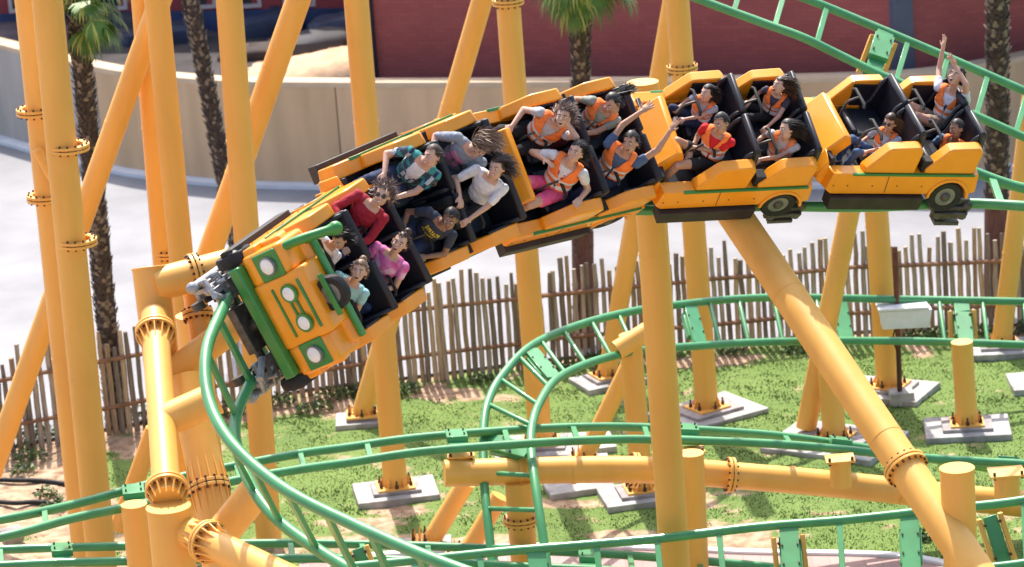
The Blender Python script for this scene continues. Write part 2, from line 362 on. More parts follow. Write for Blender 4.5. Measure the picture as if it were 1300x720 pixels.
A2 = A + Vector((-1.0, 0, 0)); m_ = MB(); wallseg(m_, A, A+Vector((-.3, 14, 0)), TZ, 4.3, -.3); m_.build('side_wall', RED, bld, world=True)
m_ = MB(); wallseg(m_, A, B, 4.4, 4.6, 12, t0=-.02, t1=1.5, push=.05); m_.build('roof', SLATE, bld, world=True)
# lower red building far left, with blue plinth and windows
L0 = gnd(-120, 40, TZ); L0 = gnd(-140, 46, TZ); L1 = gnd(440, 37, TZ); L0.z = L1.z = TZ
b2 = empty('low_red_building', L0, 'dark red building with blue plinth and pale framed windows beyond the palms', 'building')
RED2 = mat('dark_red_render', (.30, .05, .055), .85, noise_amt=.2, nscale=1)
zb = TZ; 
m_ = MB(); wallseg(m_, L0, L1, zb-.3, zb+.42, .5, push=-.06); m_.build('plinth', mat('blue_plinth', (.035, .06, .16), .7, noise_amt=.4, nscale=1.2), b2, world=True)
m_ = MB(); wallseg(m_, L0, L1, zb+.42, zb+2.9, .5); m_.build('wall', RED2, b2, world=True)
for px_ in (262, 318, 385, 150, 40):
    q = L0.lerp(L1, (px_+140)/580)+Vector((0, -.05, 0)); m_ = MB()
    for dx in (-.28, .28): m_.box((q.x+dx, q.y, zb+1.15), (.07, .1, 1.3))
    for dz in (-.65, .65): m_.box((q.x, q.y-.005, zb+1.15+dz), (.63, .1, .07))
    f_ = m_.build('window_frame', mat('pale_window_frame', (.55, .5, .5), .6, noise_amt=.1), b2, world=True)
    MB().box((q.x, q.y+.03, zb+1.15), (.5, .03, 1.24)).build('pane', mat('dark_glass', (.02, .025, .035), .1, coat=.5), f_, world=True)
m_ = MB(); wallseg(m_, L0, L1, zb+2.9, zb+3.1, 8, push=.05); m_.build('roof', SLATE, b2, world=True)
# covered pallets and tarps on the terrace
TARP = [mat('grey_tarpaulin', (.065, .062, .07), .8, noise_amt=.4, nscale=2, bump=.6, bscale=4), mat('dark_blue_tarpaulin', (.035, .05, .10), .7, noise_amt=.5, nscale=2, bump=.6, bscale=4), mat('brown_sheet', (.075, .05, .042), .85, noise_amt=.5, nscale=2)]
def lump(px_, py_, wx, wy, hz, m, label, Y=None):
    q = at_y(px_, py_, Y) if Y else gnd(px_, py_, TZ); mb = MB(); vs = []; n_ = 14; rr = random.Random(int(px_*7+py_))
    prof = [(1.0, 0), (1.02, .35), (.96, .75), (.8, .96), (.35, 1.04), (0.001, 1.06)]
    for k, (s_, z_) in enumerate(prof):
        for j in range(n_):
            a = 2*pi*j/n_; c, s2 = cos(a), sin(a); sq = 1/max(abs(c), abs(s2))**.7
            vs.append((q.x+wx/2*s_*c*sq*(1+rr.uniform(-.05, .05)), q.y+wy/2*s_*s2*sq, TZ+hz*z_*(1+rr.uniform(-.08, .08)+.15*c)))
    fs = [(k*n_+j, k*n_+(j+1) % n_, (k+1)*n_+(j+1) % n_, (k+1)*n_+j) for k in range(len(prof)-1) for j in range(n_)]
    o_ = mb.add(vs, fs).build('covered_pile', m); o_['label'] = label; o_['category'] = 'covered pile'; o_['group'] = 'covered piles behind the wall'
lump(395, 62, 1.7, 1.2, .30, TARP[0], 'grey tarpaulin pile on the terrace just behind the sand bank')
lump(440, 48, 1.5, 1.0, .45, TARP[1], 'dark blue tarpaulin pile beside the dark building corner pilaster')
lump(345, 40, 1.3, 1.0, .4, TARP[1], 'low dark blue covered pile left of the leaning yellow brace')
lump(318, 72, 1.2, .8, .2, TARP[2], 'brown sheeted pile close behind the wall coping')
lump(205, 52, 1.6, .8, .3, TARP[1], 'flat dark blue pile between the left columns and the shaggy palm')
lump(22, 34, 1.2, .9, .55, TARP[0], 'grey tarpaulin pile at the far left end of the terrace')
lump(140, 44, 1.3, .8, .35, TARP[0], 'low grey pile behind the hanging palm fronds')
# brick path with white kerbs at the near edge
kp = [gnd(*p) for p in ((380, 716), (560, 703), (700, 697), (860, 701), (960, 705), (1090, 707), (1170, 713), (1260, 735))]
mb = MB(); P_ = resample(kp, .3); ribbon(mb, P_, -.06, .06, 0, .07); struct(mb.build('path_kerb', mat('white_kerb', (1, 1, 1)), bevel=.01))
mb = MB()
for a, b in zip(P_, P_[1:]): mb.add([(a.x, a.y-.05, .03), (b.x, b.y-.05, .03), (b.x, b.y-2.6, .03), (a.x, a.y-2.6, .03)], [(3, 2, 1, 0)])
struct(mb.build('brick_path', brickmat('pinkish_paving', (.42, .29, .27), (.36, .23, .21), (.25, .17, .15))))
# ================================================================== fence
fence = empty('picket_fence', FBW[0], 'rustic fence of uneven wooden stakes on two rails between lawn and plaza', 'fence')
FL = resample(FBW, .02); rr = random.Random(11); acc = 0; last = FL[0]; pk = 0; nextd = 0
def stake_mesh(kind):
    m_ = MB(); r_ = random.Random(kind); path = [(0, 0, -.1)]
    for k in range(1, 6): path.append((r_.uniform(-.012, .012)*1.0, r_.uniform(-.006, .006), k/5*1.0))
    m_.tube(path, [.041, .041, .040, .039, .037, .034+r_.uniform(-.006, .003)], 7)
    return m_.mesh('picket', WOOD[kind % 4])
SM = [stake_mesh(k) for k in range(12)]
inv0 = MW[fence.name].inverted(); grp = 0
for a, b in zip(FL, FL[1:]):
    acc += (b-a).length
    if acc >= nextd:
        acc = 0; nextd = rr.uniform(.068, .098)
        k = rr.choices(range(12), [5, 3, 2, 4]*3)[0]; hgt = 1.5+rr.uniform(-.15, .15)+.08*sin(pk*.35)
        o = bpy.data.objects.new('picket', SM[k]); COL.objects.link(o); o.parent = fence
        o.location = (inv0 @ b)+Vector((0, rr.uniform(-.015, .015), 0)); o.scale = (rr.uniform(.85, 1.15), rr.uniform(.85, 1.1), hgt); o.rotation_euler = (rr.uniform(-.02, .02), rr.uniform(-.009, .009), rr.uniform(0, 6)); pk += 1
FS = resample(FBW, 2.4)
for z in (.42, 1.12):
    for a, b in zip(FS, FS[1:]):
        d = (b-a).normalized(); nn_ = Vector((d.y, -d.x, 0)); m_ = MB()
        zz = rr.uniform(-.02, .02); zc = rr.uniform(-.02, .02)
        m_.tube([a+nn_*.06+Vector((0, 0, z+zz))-d*.05, (a+b)/2+nn_*.062+Vector((0, 0, z+rr.uniform(-.015, .015))), b+nn_*.06+Vector((0, 0, z+zc))+d*.05], [.036, .034, .032], 7)
        m_.build('fence_rail', RAILW, fence, world=True)
# ================================================================== palms
BARK = mat('palm_bark', (.15, .115, .095), .95, noise_amt=.6, nscale=12, bump=.6, bscale=20)
BOOT = [mat('palm_boot_dark', (.085, .06, .05), .95, noise_amt=.5, nscale=8), mat('palm_boot_tan', (.27, .21, .16), .95, noise_amt=.4, nscale=8)]
SMOOTHB = mat('palm_wrapped_bark', (.16, .075, .055), .9, noise_amt=.4, nscale=10, stretch=(3, 3, .6), bump=.4)
FROND = [mat('palm_leaf_green', (.10, .22, .025), .5, noise_amt=.4, nscale=4), mat('palm_leaf_yellow', (.38, .42, .08), .5, noise_amt=.3, nscale=4)]
def palm(base, top, r, label, crown=None, smooth_to=0, seed=1, boots=True):
    rr = random.Random(seed); p = empty('palm_tree', base, label, 'palm', 'palms beyond the coaster')
    path = [base+Vector((0, 0, -.1))]; n = 14; ax = top-base
    for k in range(1, n+1): path.append(base+ax*(k/n)+Vector((rr.uniform(-.012, .012), 0, 0)))
    m_ = MB().tube(path, [r*.86*(1.06-.1*k/n) for k in range(n+1)], 12); m_.build('trunk', BARK if smooth_to < 1 else SMOOTHB, p, world=True)
    if boots:
        m_ = MB(); L = ax.length; nb = int(L/.052); fr = frame_from(ax); z0 = smooth_to*L
        for i in range(nb):
            z = i*.052
            if z < z0: continue
            for j in range(9):
                a = 2*pi*(j+.5*(i % 2))/9+rr.uniform(-.2, .2); o_ = fr @ Vector((cos(a), sin(a), 0)); tt = fr @ Vector((-sin(a), cos(a), 0)); c = base+ax.normalized()*z+o_*r*.84
                w_ = r*.30; hh = rr.uniform(.05, .10); out = rr.uniform(.015, .06)
                m_.add([c-tt*w_, c+tt*w_, c+ax.normalized()*hh+tt*w_*.35+o_*out, c+ax.normalized()*hh-tt*w_*.35+o_*out, c-ax.normalized()*.0+o_*out*.6], [(0, 1, 2, 3), (0, 4, 1), (4, 2, 1), (4, 3, 2), (0, 3, 4)], rr.choice((0, 0, 1)))
        o_ = m_.build('leaf_scars', BOOT, p, world=True); o_['kind'] = 'stuff'
    if smooth_to > 0 and boots:
        m_ = MB().tube([base, base+ax*smooth_to*.5, base+ax*smooth_to], [r*1.12, r*1.04, r*1.02], 14); m_.build('bark_wrap', SMOOTHB, p, world=True)
    if crown:
        cc = top+Vector((0, 0, .05)); R0 = crown
        for q in range(30):
            az = rr.uniform(0, 2*pi); el = rr.uniform(-.95, .9); d = Vector((cos(az)*cos(el), sin(az)*cos(el), sin(el))); L = R0*rr.uniform(.42, .6)
            stem = [cc+d*(L*k/5)+Vector((0, 0, -.22*R0*(k/5)**2)) for k in range(6)]
            m_ = MB(); m_.tube(stem, [.022, .018, .016, .013, .011, .008], 5, mi=0)
            tip = stem[-1]; fd = (stem[-1]-stem[-2]).normalized(); sd_ = fd.cross(Vector((0, 0, 1))).normalized(); ud = sd_.cross(fd)
            for k in range(19):
                a = (k/18-.5)*2.5; ld = fd*cos(a)+sd_*sin(a)+ud*.12; bl = R0*.5*rr.uniform(.8, 1.05)*(1-.25*abs(k/18-.5)); wv = ld.cross(ud).normalized()*.02
                p0 = tip; p1 = tip+ld*bl*.55; p2 = tip+ld*bl*.8+Vector((0, 0, -bl*.12)); p3 = tip+ld*bl*.92+Vector((0, 0, -bl*.42))
                mi_ = 1+(rr.random() < .28)
                m_.add([p0-wv*.3, p0+wv*.3, p1+wv, p1-wv, p2+wv*.7, p2-wv*.7, p3, p1+ud*-.01], [(0, 1, 2, 3), (3, 2, 4, 5), (5, 4, 6)], mi_)
            m_.build('frond', [FROND[1], FROND[0], FROND[1]], p, world=True)
    return p
b = gnd(148, 541); palm(b, at_y(96, -6, b.y), .155, 'shaggy palm at far left with green fronds drooping over the wall', crown=.85, seed=2)
b = gnd(318, 400); palm(b, at_y(234, -40, b.y), .135, 'shaggy bare palm trunk between the second and third yellow columns', seed=3)
b = gnd(741, 441); tp = at_y(736, -60, b.y); palm(b, tp, .15, 'palm rising behind the middle of the train with fronds at the top edge', crown=1.05, smooth_to=.0, seed=4)
m_ = MB(); ax = tp-b; m_.tube([b, b+ax*.12, b+ax*.30], [.175, .165, .17], 14); m_.build('bark_wrap', SMOOTHB, bpy.data.objects['palm_tree.002'], world=True)
b = gnd(1265, 401); palm(b, at_y(1267, -60, b.y), .185, 'thick shaggy palm trunk at the right edge behind the last car', seed=5, smooth_to=.32)
# ================================================================== small plants along the fence foot
LEAF = [mat('shrub_leaf_dark', (.03, .065, .02), .6, noise_amt=.4, nscale=5), mat('shrub_leaf_mid', (.08, .15, .03), .6, noise_amt=.4, nscale=5), mat('shrub_leaf_pale', (.20, .27, .11), .6, noise_amt=.3, nscale=5)]
def weed(px_, py_, rad, hh, seed, label, dark=0):
    rr = random.Random(seed); q = gnd(px_, py_); m_ = MB()
    for k in range(int(160*rad/.3)):
        a = rr.uniform(0, 2*pi); d = rad*sqrt(rr.random()); z = hh*rr.random()*(1-(d/rad)**2*.6)+.02; c = q+Vector((d*cos(a), d*sin(a)*.7, z)); L = rr.uniform(.025, .06)
        u_ = Vector((rr.gauss(0, 1), rr.gauss(0, 1), rr.gauss(.4, .6))).normalized(); v_ = u_.cross(Vector((rr.gauss(0, 1), rr.gauss(0, 1), rr.gauss(0, 1)))).normalized()
        m_.add([c-u_*L, c+v_*L*.4, c+u_*L, c-v_*L*.4], [(0, 1, 2, 3)], rr.choices((0, 1, 2), (5, 4, 1) if dark else (1, 4, 3))[0])
    for k in range(5): a = rr.uniform(0, 2*pi); m_.tube([q, q+Vector((rad*.5*cos(a), rad*.3*sin(a), hh*.8))], [.006, .003], 4, mi=0)
    o_ = m_.build('low_plant', LEAF); o_['label'] = label; o_['category'] = 'plant'; o_['group'] = 'weeds and low plants along the fence'
WE = [(165, 532, .35, .35, 1), (205, 540, .3, .3, 1), (40, 585, .25, .2, 0), (30, 600, .2, .15, 0), (60, 560, .35, .25, 1), (105, 560, .3, .3, 1), (290, 530, .3, .25, 1), (355, 515, .25, .2, 0), (420, 508, .25, .22, 0),
      (450, 503, .25, .2, 1), (515, 500, .22, .2, 0), (400, 522, .3, .15, 0), (610, 485, .2, .12, 0), (720, 470, .25, .2, 1), (760, 462, .25, .22, 1), (700, 478, .2, .15, 1), (850, 455, .22, .12, 0), (930, 450, .2, .12, 0),
      (1010, 448, .2, .1, 0), (1190, 428, .22, .15, 0), (1165, 430, .25, .12, 0), (1245, 425, .22, .15, 0), (1285, 425, .25, .25, 1), (75, 645, .25, .12, 0), (20, 570, .3, .3, 1), (60, 632, .2, .16, 0), (1180, 688, .12, .18, 1), (1205, 665, .15, .1, 0), (690, 480, .2, .2, 1)]
WN = ['dark leafy weeds beside the base of the far left palm', 'dark bushy weeds behind the bright leaning pipe', 'pale weeds near the left edge below the slanting brace', 'tiny pale weed tuft on sand above the black hose', 'dark weeds at the fence foot left of the twin columns', 'dark weeds at the fence between twin columns and far left palm', 'dark weeds at the fence behind the curving track ties', 'pale bushy weed at the fence below the lead car bumper', 'pale leafy weed at the fence just right of the lead car', 'dark weed clump at the fence left of the thin brace', 'pale weed behind the column that casts its shadow on grass', 'low pale weeds on sand in front of the lead car gap', 'flat pale weeds on sand left of the green loop', 'dark weeds at the fence behind the loop top left', 'dark weeds at the fence foot around the middle palm', 'dark low weeds inside the upper curve of the loop', 'pale weeds at the fence right of the thick front column', 'pale weeds at the fence behind the tall collared column', 'flat pale weeds at the fence under the big diagonal', 'pale weeds at the fence just right of the white box', 'wide low pale weeds behind the white box', 'pale weeds at the fence near the short right post', 'dark weeds at the fence foot at the right edge', 'pale weed on sand between the two black hoses', 'dark tall weeds at the far left end of the fence', 'dark weeds beside the lower black hose', 'small dark weed by the bottom path near the capped column', 'low pale weed on grass left of the capped column', 'dark weeds on the fence line inside the green loop']
for k, (a_, b_, c_, d_, e_) in enumerate(WE): weed(a_, b_, c_, d_, 100+k, WN[k], e_)
# black hoses on the sand at left
for k, (pp, lb) in enumerate(((((-40, 612), (20, 613), (55, 614), (84, 618)), 'black plastic hose lying on sand, nearer the fence'), (((-40, 636), (15, 642), (50, 641), (100, 648)), 'black plastic hose lying on sand just above the lower track'))):
    P_ = [gnd(*q)+Vector((0, 0, .04)) for q in pp]; o_ = MB().tube([Vector(cr_spline([tuple(p) for p in P_], i*3/20)) for i in range(21)], .035, 8).build('hose', BLKR); o_['label'] = lb; o_['category'] = 'hose'
q = gnd(16, 690); o_ = MB().box(q+Vector((0, 0, .12)), (.30, .2, .14), Matrix.Rotation(.6, 3, 'Z') @ Matrix.Rotation(.5, 3, 'X')).build('concrete_block', CONC, bevel=.01); o_['label'] = 'tilted grey concrete block on grass beneath the lower left track'; o_['category'] = 'concrete block'
# ================================================================== yellow support structure
def flange(parent, c, ax, r, big=1.32, bolts=14, fins=0, gap=.012, finlen=.2, m=None, sides=(-1, 1)):
    ax = ax.normalized(); mb = MB()
    for s_ in (-1, 1): mb.ring(c+ax*s_*(gap/2+.018), ax, r*big, r*.9, .034, 26)
    fl = mb.build('flange', m or YEL, parent, world=True, bevel=.004)
    fr = frame_from(ax); mb = MB()
    for k in range(bolts):
        a = 2*pi*k/bolts; d = fr @ Vector((cos(a), sin(a), 0)); p = c+d*r*(big+1.03)/2
        mb.tube([p-ax*.065, p+ax*.065], .014, 6)
    o = mb.build('bolts', BOLT, fl, world=True); o['kind'] = 'stuff'
    for k in range(fins):
        a = 2*pi*(k+.5)/fins; d = fr @ Vector((cos(a), sin(a), 0)); tt = ax.cross(d)*.007
        for s_ in sides:
            m_ = MB(); b0 = c+ax*s_*.035
            tri = [b0+d*r*.98, b0+d*r*big*.97, b0+d*r*1.0+ax*s_*finlen]
            m_.add([v-tt for v in tri]+[v+tt for v in tri], [(0, 2, 1), (3, 4, 5), (0, 1, 4, 3), (1, 2, 5, 4), (2, 0, 3, 5)])
            m_.build('gusset', YEL, parent, world=True)
    return fl
def pipe(label, p0, p1, r, flanges=(), foot=0, cap=False, m=None, cat='support column', name='support_column', bend=None, group=None, fins=0, footrot=0, big=1.32, capm=None):
    """p0 = lower end, p1 = upper end"""
    root = empty(name, p0, label, cat, group); ax = p1-p0; mb = MB()
    path = [p0]+(list(bend) if bend else [])+[p1]
    if bend: path = [Vector(cr_spline([tuple(q) for q in path], k*(len(path)-1)/24)) for k in range(25)]
    mb.tube(path, r, 28); mb.build('pipe', m or YEL, root, world=True)
    if cap: a_ = ax.normalized(); MB().tube([p1-a_*.002, p1+a_*.02], [r*1.035, r*1.035], 28).build('end_cap', capm or m or YEL, root, world=True, bevel=.006)
    for t in flanges:
        c = p0+ax*t; flange(root, c, ax, r, fins=fins, m=m, big=big)
    # faint circumferential weld seams
    if ax.length > 3:
        for t in (.36, .71): MB().ring(p0+ax*t, ax, r+.004, r-.01, .03, 28).build('weld_seam', m or YEL, root, world=True)
    if foot:
        rot = Matrix.Rotation(footrot, 3, 'Z'); g = Vector((p0.x, p0.y, 0))
        MB().box(g+Vector((0, 0, .01)), (foot*1.12, foot*.86, .15), rot).build('footing', CONC, root, world=True, bevel=.012)
        MB().box(g+Vector((0, 0, .105)), (foot*.66, foot*.54, .05), rot).build('grout_pad', mat('grout', (.36, .33, .33), .9, noise_amt=.3), root, world=True, bevel=.006)
        MB().box(g+Vector((0, 0, .143)), (r*3.1, r*2.9, .03), rot).build('base_plate', m or YEL, root, world=True, bevel=.004)
        mb = MB()
        for k in range(6):
            a = 2*pi*(k+.5)/6; q = g+rot @ Vector((cos(a)*r*1.42, sin(a)*r*1.32, 0))
            a_m = MB(); a_m.tube([q+Vector((0, 0, .13)), q+Vector((0, 0, .265))], .014, 6); a_m.tube([q+Vector((0, 0, .16)), q+Vector((0, 0, .205))], .028, 6)
            a_m.build('anchor_bolt', BOLT, root, world=True)
            t2 = Vector((cos(a), sin(a), 0)); t2 = rot @ t2; tt = Vector((-t2.y, t2.x, 0))*.006; b0 = g+Vector((0, 0, .16))
            t3 = rot @ Vector((cos(a+pi/6), sin(a+pi/6), 0)); tt = Vector((-t3.y, t3.x, 0))*.006
            tri = [b0+t3*r*.98, b0+t3*r*1.4, b0+t3*r*.98+Vector((0, 0, .14))]
            MB().add([v-tt for v in tri]+[v+tt for v in tri], [(0, 2, 1), (3, 4, 5), (0, 1, 4, 3), (1, 2, 5, 4), (2, 0, 3, 5)]).build('gusset', m or YEL, root, world=True)
    return root
def vcol(base_px, top_px, r, **k):
    b = gnd(*base_px); b.z = .15; return b, at_y(top_px[0], top_px[1], b.y)
# -- far row of columns standing on the lawn
b, t_ = vcol((503, 628), (449, -40), .165); pipe('tall yellow column behind the second car, its shadow on the grass', b, t_, .165, foot=1.0, footrot=.12)
b2_, t2_ = vcol((461, 537), (613, -5), .135); t2_ = at_y(613, -40, b.y+1.0); pipe('thin yellow brace leaning right, from beside the second car up to the top edge', b2_, at_y(621, -30, b2_.y), .15, foot=.7, name='support_brace', cat='support brace')
b, t_ = vcol((687, 572), (642, -40), .165); pipe('tall yellow column passing behind the third car front', b, t_, .165, foot=1.1, flanges=(), footrot=-.1)
flange(bpy.data.objects['support_column.001'], at_y(645, 2, b.y), Vector((0, 0, 1)), .165)
b, t_ = vcol((772, 487), (859, -10), .14); pipe('thin yellow brace leaning right under the third car tail', b, at_y(859, -30, b.y), .14, foot=.85, name='support_brace', cat='support brace', footrot=.4)
b, t_ = vcol((898, 528), (857, -40), .165); c1 = pipe('tall yellow column behind the fourth car with white collar above it', b, t_, .165, foot=1.25, footrot=.55)
flange(c1, at_y(866, 86, b.y), Vector((0, 0, 1)), .165)
b, t_ = vcol((1128, 500), (1108, 200), .17); pipe('yellow column beside the brown pole, below the last car', b, t_, .17, foot=1.1, footrot=-.5)
b, t_ = vcol((1024, 556), (1085, 235), .145); pipe('yellow brace leaning right just left of the brown pole', b, t_, .145, foot=0, name='support_brace', cat='support brace')
b, t_ = vcol((1060, 565), (1049, 425), .165); pipe('short yellow post under the looping green track, crossed by the big diagonal', b, t_, .16, foot=1.5, footrot=-.55)
b, t_ = vcol((1228, 548), (1221, 434), .15); pipe('short yellow post on a square footing at right of the lawn', b, t_, .15, foot=1.05, footrot=-.08)
b, t_ = vcol((1272, 446), (1302, 150), .145); pipe('yellow brace at the right edge, leaning right past the palm', b, at_y(1310, 120, b.y), .145, foot=.95, name='support_brace', cat='support brace', footrot=-.1)
q = gnd(1300, 492); r_ = MB().box(q+Vector((.1, 0, .03)), (.6, .8, .14)).build('concrete_footing', CONC, bevel=.012); r_['label'] = 'empty pale footing slab cut off by the right edge'; r_['category'] = 'footing'
b, t_ = vcol((816, 632), (800, 425), .15); c2 = pipe('yellow post half hidden behind the big front column', b, t_, .15, foot=1.0, footrot=.15)
YB = b.y
b = gnd(742, 592); b.z = .1; pipe('yellow brace meeting the half hidden post behind the big front column', b, at_y(803, 455, b.y-.2), .12, foot=.6, name='support_brace', cat='support brace')
pipe('short yellow stub arm carrying the looping track left of the big front column', at_y(783, 445, YB-.25), at_y(826, 418, YB-.1), .13, name='support_pipe', cat='support pipe')
b = gnd(735, 575); 
r_ = MB().box(b+Vector((0, .2, .02)), (1.0, .7, .14), Matrix.Rotation(.1, 3, 'Z')).build('concrete_footing', CONC, bevel=.012); r_['label'] = 'low concrete footing on grass inside the curve of the green loop'; r_['category'] = 'footing'
r_ = MB().box(gnd(735, 622)+Vector((0, 0, .02)), (.9, .5, .12), Matrix.Rotation(.2, 3, 'Z')).build('concrete_footing', CONC, bevel=.012); r_['label'] = 'concrete footing showing just below the horizontal yellow pipe'; r_['category'] = 'footing'
# -- the big column and the big diagonal under the train
Dm = 42.5
bt = pt(816, 106, Dm); bb = Vector((bt.x+.02, bt.y, 0)); cbig = pipe('thick yellow front column with round cap rising behind the third car', bb, bt, .18, cap=True, m=YEL2)
bt2 = pt(868, 480, 45.2); bb = Vector((bt2.x, bt2.y, 0)); pipe('yellow column just behind and right of the thick front column', bb, at_y(877, 575, bb.y), .16)
P0 = pt(1262, 760, 37.6); P1 = pt(905, 232, 41.6)
dg = pipe('big diagonal yellow pipe falling from the fourth car to the lower right corner', P0, P1, .19, m=YEL2, name='support_brace', cat='support brace', big=1.25)
ax = (P1-P0).normalized(); tt = (pt(1174, 582, 38.8)-P0).dot(ax); flange(dg, P0+ax*tt, ax, .19, m=YEL2, bolts=18, big=1.27)
ct = pt(1215, 596, 38.1); pipe('short thick yellow column with flat round cap at lower right', Vector((ct.x, ct.y, 0)), ct, .178, cap=True, m=YEL2)
# -- horizontal header pipe with its stubs and post
hp = [pt(x, y, d) for x, y, d in ((564, 601, 46.0), (800, 596, 46.3), (970, 607, 46.6), (1100, 619, 46.8), (1190, 629, 46.9), (1420, 652, 47.2))]
hd = pipe('long horizontal yellow pipe with two flanges carrying the lower green track', hp[0], hp[-1], .17, bend=hp[1:-1], name='header_pipe', cat='support pipe')
for (x, y) in ((806, 597), (927, 603)):
    d = (hp[2]-hp[1]).normalized(); flange(hd, pt(x, y, 46.45), d, .17)
MB().ring(pt(660, 598, 46.1), hp[1]-hp[0], .176, .16, .05, 28).build('weld_seam', YEL, hd, world=True)
MB().ring(pt(728, 597, 46.2), hp[1]-hp[0], .176, .16, .05, 28).build('weld_seam', YEL, hd, world=True)
MB().ring(pt(1005, 609, 46.7), hp[3]-hp[2], .176, .16, .05, 28).build('weld_seam', YEL, hd, world=True)
MB().ring(pt(1145, 623, 46.8), hp[3]-hp[2], .176, .16, .05, 28).build('weld_seam', YEL, hd, world=True)
for x, y, w_ in ((588, 577, .13), (881, 572, .12), (1068, 583, .14), (1279, 600, .17)):
    q = pt(x, y+34, 46.2); s_ = MB(); s_.tube([q, q+Vector((0, 0, .34))], w_*.95, 20); o_ = s_.build('saddle_stub', YEL, hd, world=True)
    MB().box(q+Vector((0, 0, .36)), (w_*2.6, w_*2.2, .03)).build('saddle_plate', YEL, hd, world=True, bevel=.004)
    m_ = MB()
    for sx in (-1, 1): m_.tube([q+Vector((sx*w_*1.0, -w_*.9, .32)), q+Vector((sx*w_*1.0, -w_*.9, .42))], .02, 6)
    m_.build('bolts', BOLT, hd, world=True)['kind'] = 'stuff'
q = pt(658, 612, 46.05); pl = pipe('short flanged yellow post hanging the horizontal pipe at bottom centre', Vector((q.x, q.y, 0)), q, .17)
flange(pl, at_y(661, 660, q.y), Vector((0, 0, 1)), .17)
b = gnd(541, 697); pipe('lower leaning yellow brace left of the bottom centre post', b, at_y(592, 612, b.y), .125, name='support_brace', cat='support brace', foot=.6)
b = gnd(585, 716); pipe('yellow brace right behind, leaning into the bottom centre post', b, at_y(635, 630, b.y), .12, name='support_brace', cat='support brace', foot=.55)
# -- left group
def col2(label, xt, xb, Y, r, yt=-50, fl=(), **k):
    bt = at_y(xt, yt, Y); bb = Vector((at_y(xb, 720, Y).x, Y, 0)); bb = bb + (bb-bt)*0
    c = pipe(label, bb, bt, r, **k)
    for (x, y) in fl: flange(c, at_y(x, y, Y), bt-bb, r)
    return c
col2('front one of the twin yellow columns at far left with two flanges', 55, 129, 44.5, .192, fl=((88, 187), (98, 307)), m=YEL2)
col2('rear one of the twin yellow columns at far left, left of its twin', 32, 111, 45.6, .185, fl=((45, 141), (58, 250)))
pt0 = at_y(56, 195, 44.9); pt1 = at_y(72, 240, 44.9)
pipe('small diagonal strut between the twin far left columns', at_y(76, 245, 45.3), at_y(47, 190, 45.3), .06, name='support_strut', cat='support strut')
b, t_ = vcol((338, 690), (288, -40), .17); bt = at_y(288, -40, b.y)
pipe('yellow column passing behind the front of the lead car', Vector((b.x+.04, b.y, 0)), bt, .17)
c3 = col2('front one of the second twin columns, palm trunk to its right', 194, 268, 46.5, .16, m=YEL2)
c4 = col2('rear one of the second twin columns, slim orange, at left of its twin', 176, 240, 47.3, .14, fl=((213, 322),))
pipe('long yellow brace crossing from top right down behind the second twin columns', at_y(252, 362, 47.8), at_y(389, -30, 47.8), .165, name='support_brace', cat='support brace')
pipe('long yellow brace falling left behind both twin column pairs to the left edge', at_y(-12, 602, 47.0), at_y(214, -30, 47.0), .15, name='support_brace', cat='support brace')
pipe('slanting yellow brace seen low between the far left pair and the bright pipe', at_y(150, 672, 45.5), at_y(196, 545, 45.5), .12, name='support_brace', cat='support brace')
# -- the cluster under the lead car (nearest steelwork)
k1t = pt(190, 341, 38.6); k1b = pt(207, 470, 38.4)
pipe('thick capped yellow stump at left holding the flanged arms', pt(212, 520, 38.6), k1t, .185, cap=True, name='support_column')
ka = pt(196, 362, 38.55); kb = pt(365, 318, 38.9)
arm = pipe('bright yellow arm from the capped stump to behind the lead car wheel', ka, kb, .178, name='support_pipe', cat='support pipe')
flange(arm, ka.lerp(kb, .31), kb-ka, .178, bolts=18, big=1.28)
vb = pt(247, 372, 38.9); vt = pt(262, 470, 38.7); v_ = pipe('flanged yellow tube hanging below the bright arm', vt, vb, .125, name='support_pipe', cat='support pipe', flanges=(.72,))
pipe('thick ochre diagonal arm rising right from the bright pipe under the track', pt(205, 486, 38.4), pt(322, 395, 38.6), .155, m=YEL2, name='support_pipe', cat='support pipe')
k2b = pt(212.5, 632, 36.15); k2t = pt(196, 400, 38.4)
k2 = pipe('bright sunlit pipe leaning up from the lower left cap, gusseted collars at both ends', k2b, k2t, .142, name='support_column')
ax = (k2t-k2b); flange(k2, k2b.lerp(k2t, .90), ax, .142, fins=14, big=1.5, bolts=14, finlen=.2, sides=(-1,))
flange(k2, k2b.lerp(k2t, .045), ax, .142, fins=14, big=1.5, bolts=14, finlen=.16, sides=(-1,))
k3t = pt(214, 645, 36.05); pipe('thick capped yellow column at the bottom left foreground', Vector((k3t.x, k3t.y, 0)), k3t, .215, cap=True, m=YEL2)
k4 = pipe('short yellow arm from the bright pipe to the curving green track', pt(208, 535, 37.1), pt(275, 505, 37.2), .17, name='support_pipe', cat='support pipe')
k5a = pt(222, 668, 36.2); k5b = pt(385, 745, 34.6)
k5 = pipe('bright yellow pipe with gusseted collar running to the bottom edge', k5b, k5a, .15, name='support_pipe', cat='support pipe')
flange(k5, k5a.lerp(k5b, .27), k5b-k5a, .15, fins=14, big=1.45, bolts=14, finlen=.2)
pipe('yellow arm rising from the gusseted collar to the green track bracket', pt(262, 702, 36.6), pt(326, 622, 36.5), .168, name='support_pipe', cat='support pipe')
ka = pt(236, 480, 38.2); kb = pt(292, 745, 37.4)
k6 = pipe('wide ochre pipe with gusseted joint behind the bright leaning pipe', kb, ka, .19, m=YEL2, name='support_brace', cat='support brace')
flange(k6, ka.lerp(kb, .53), kb-ka, .19, fins=14, m=YEL2, finlen=.26, big=1.16)
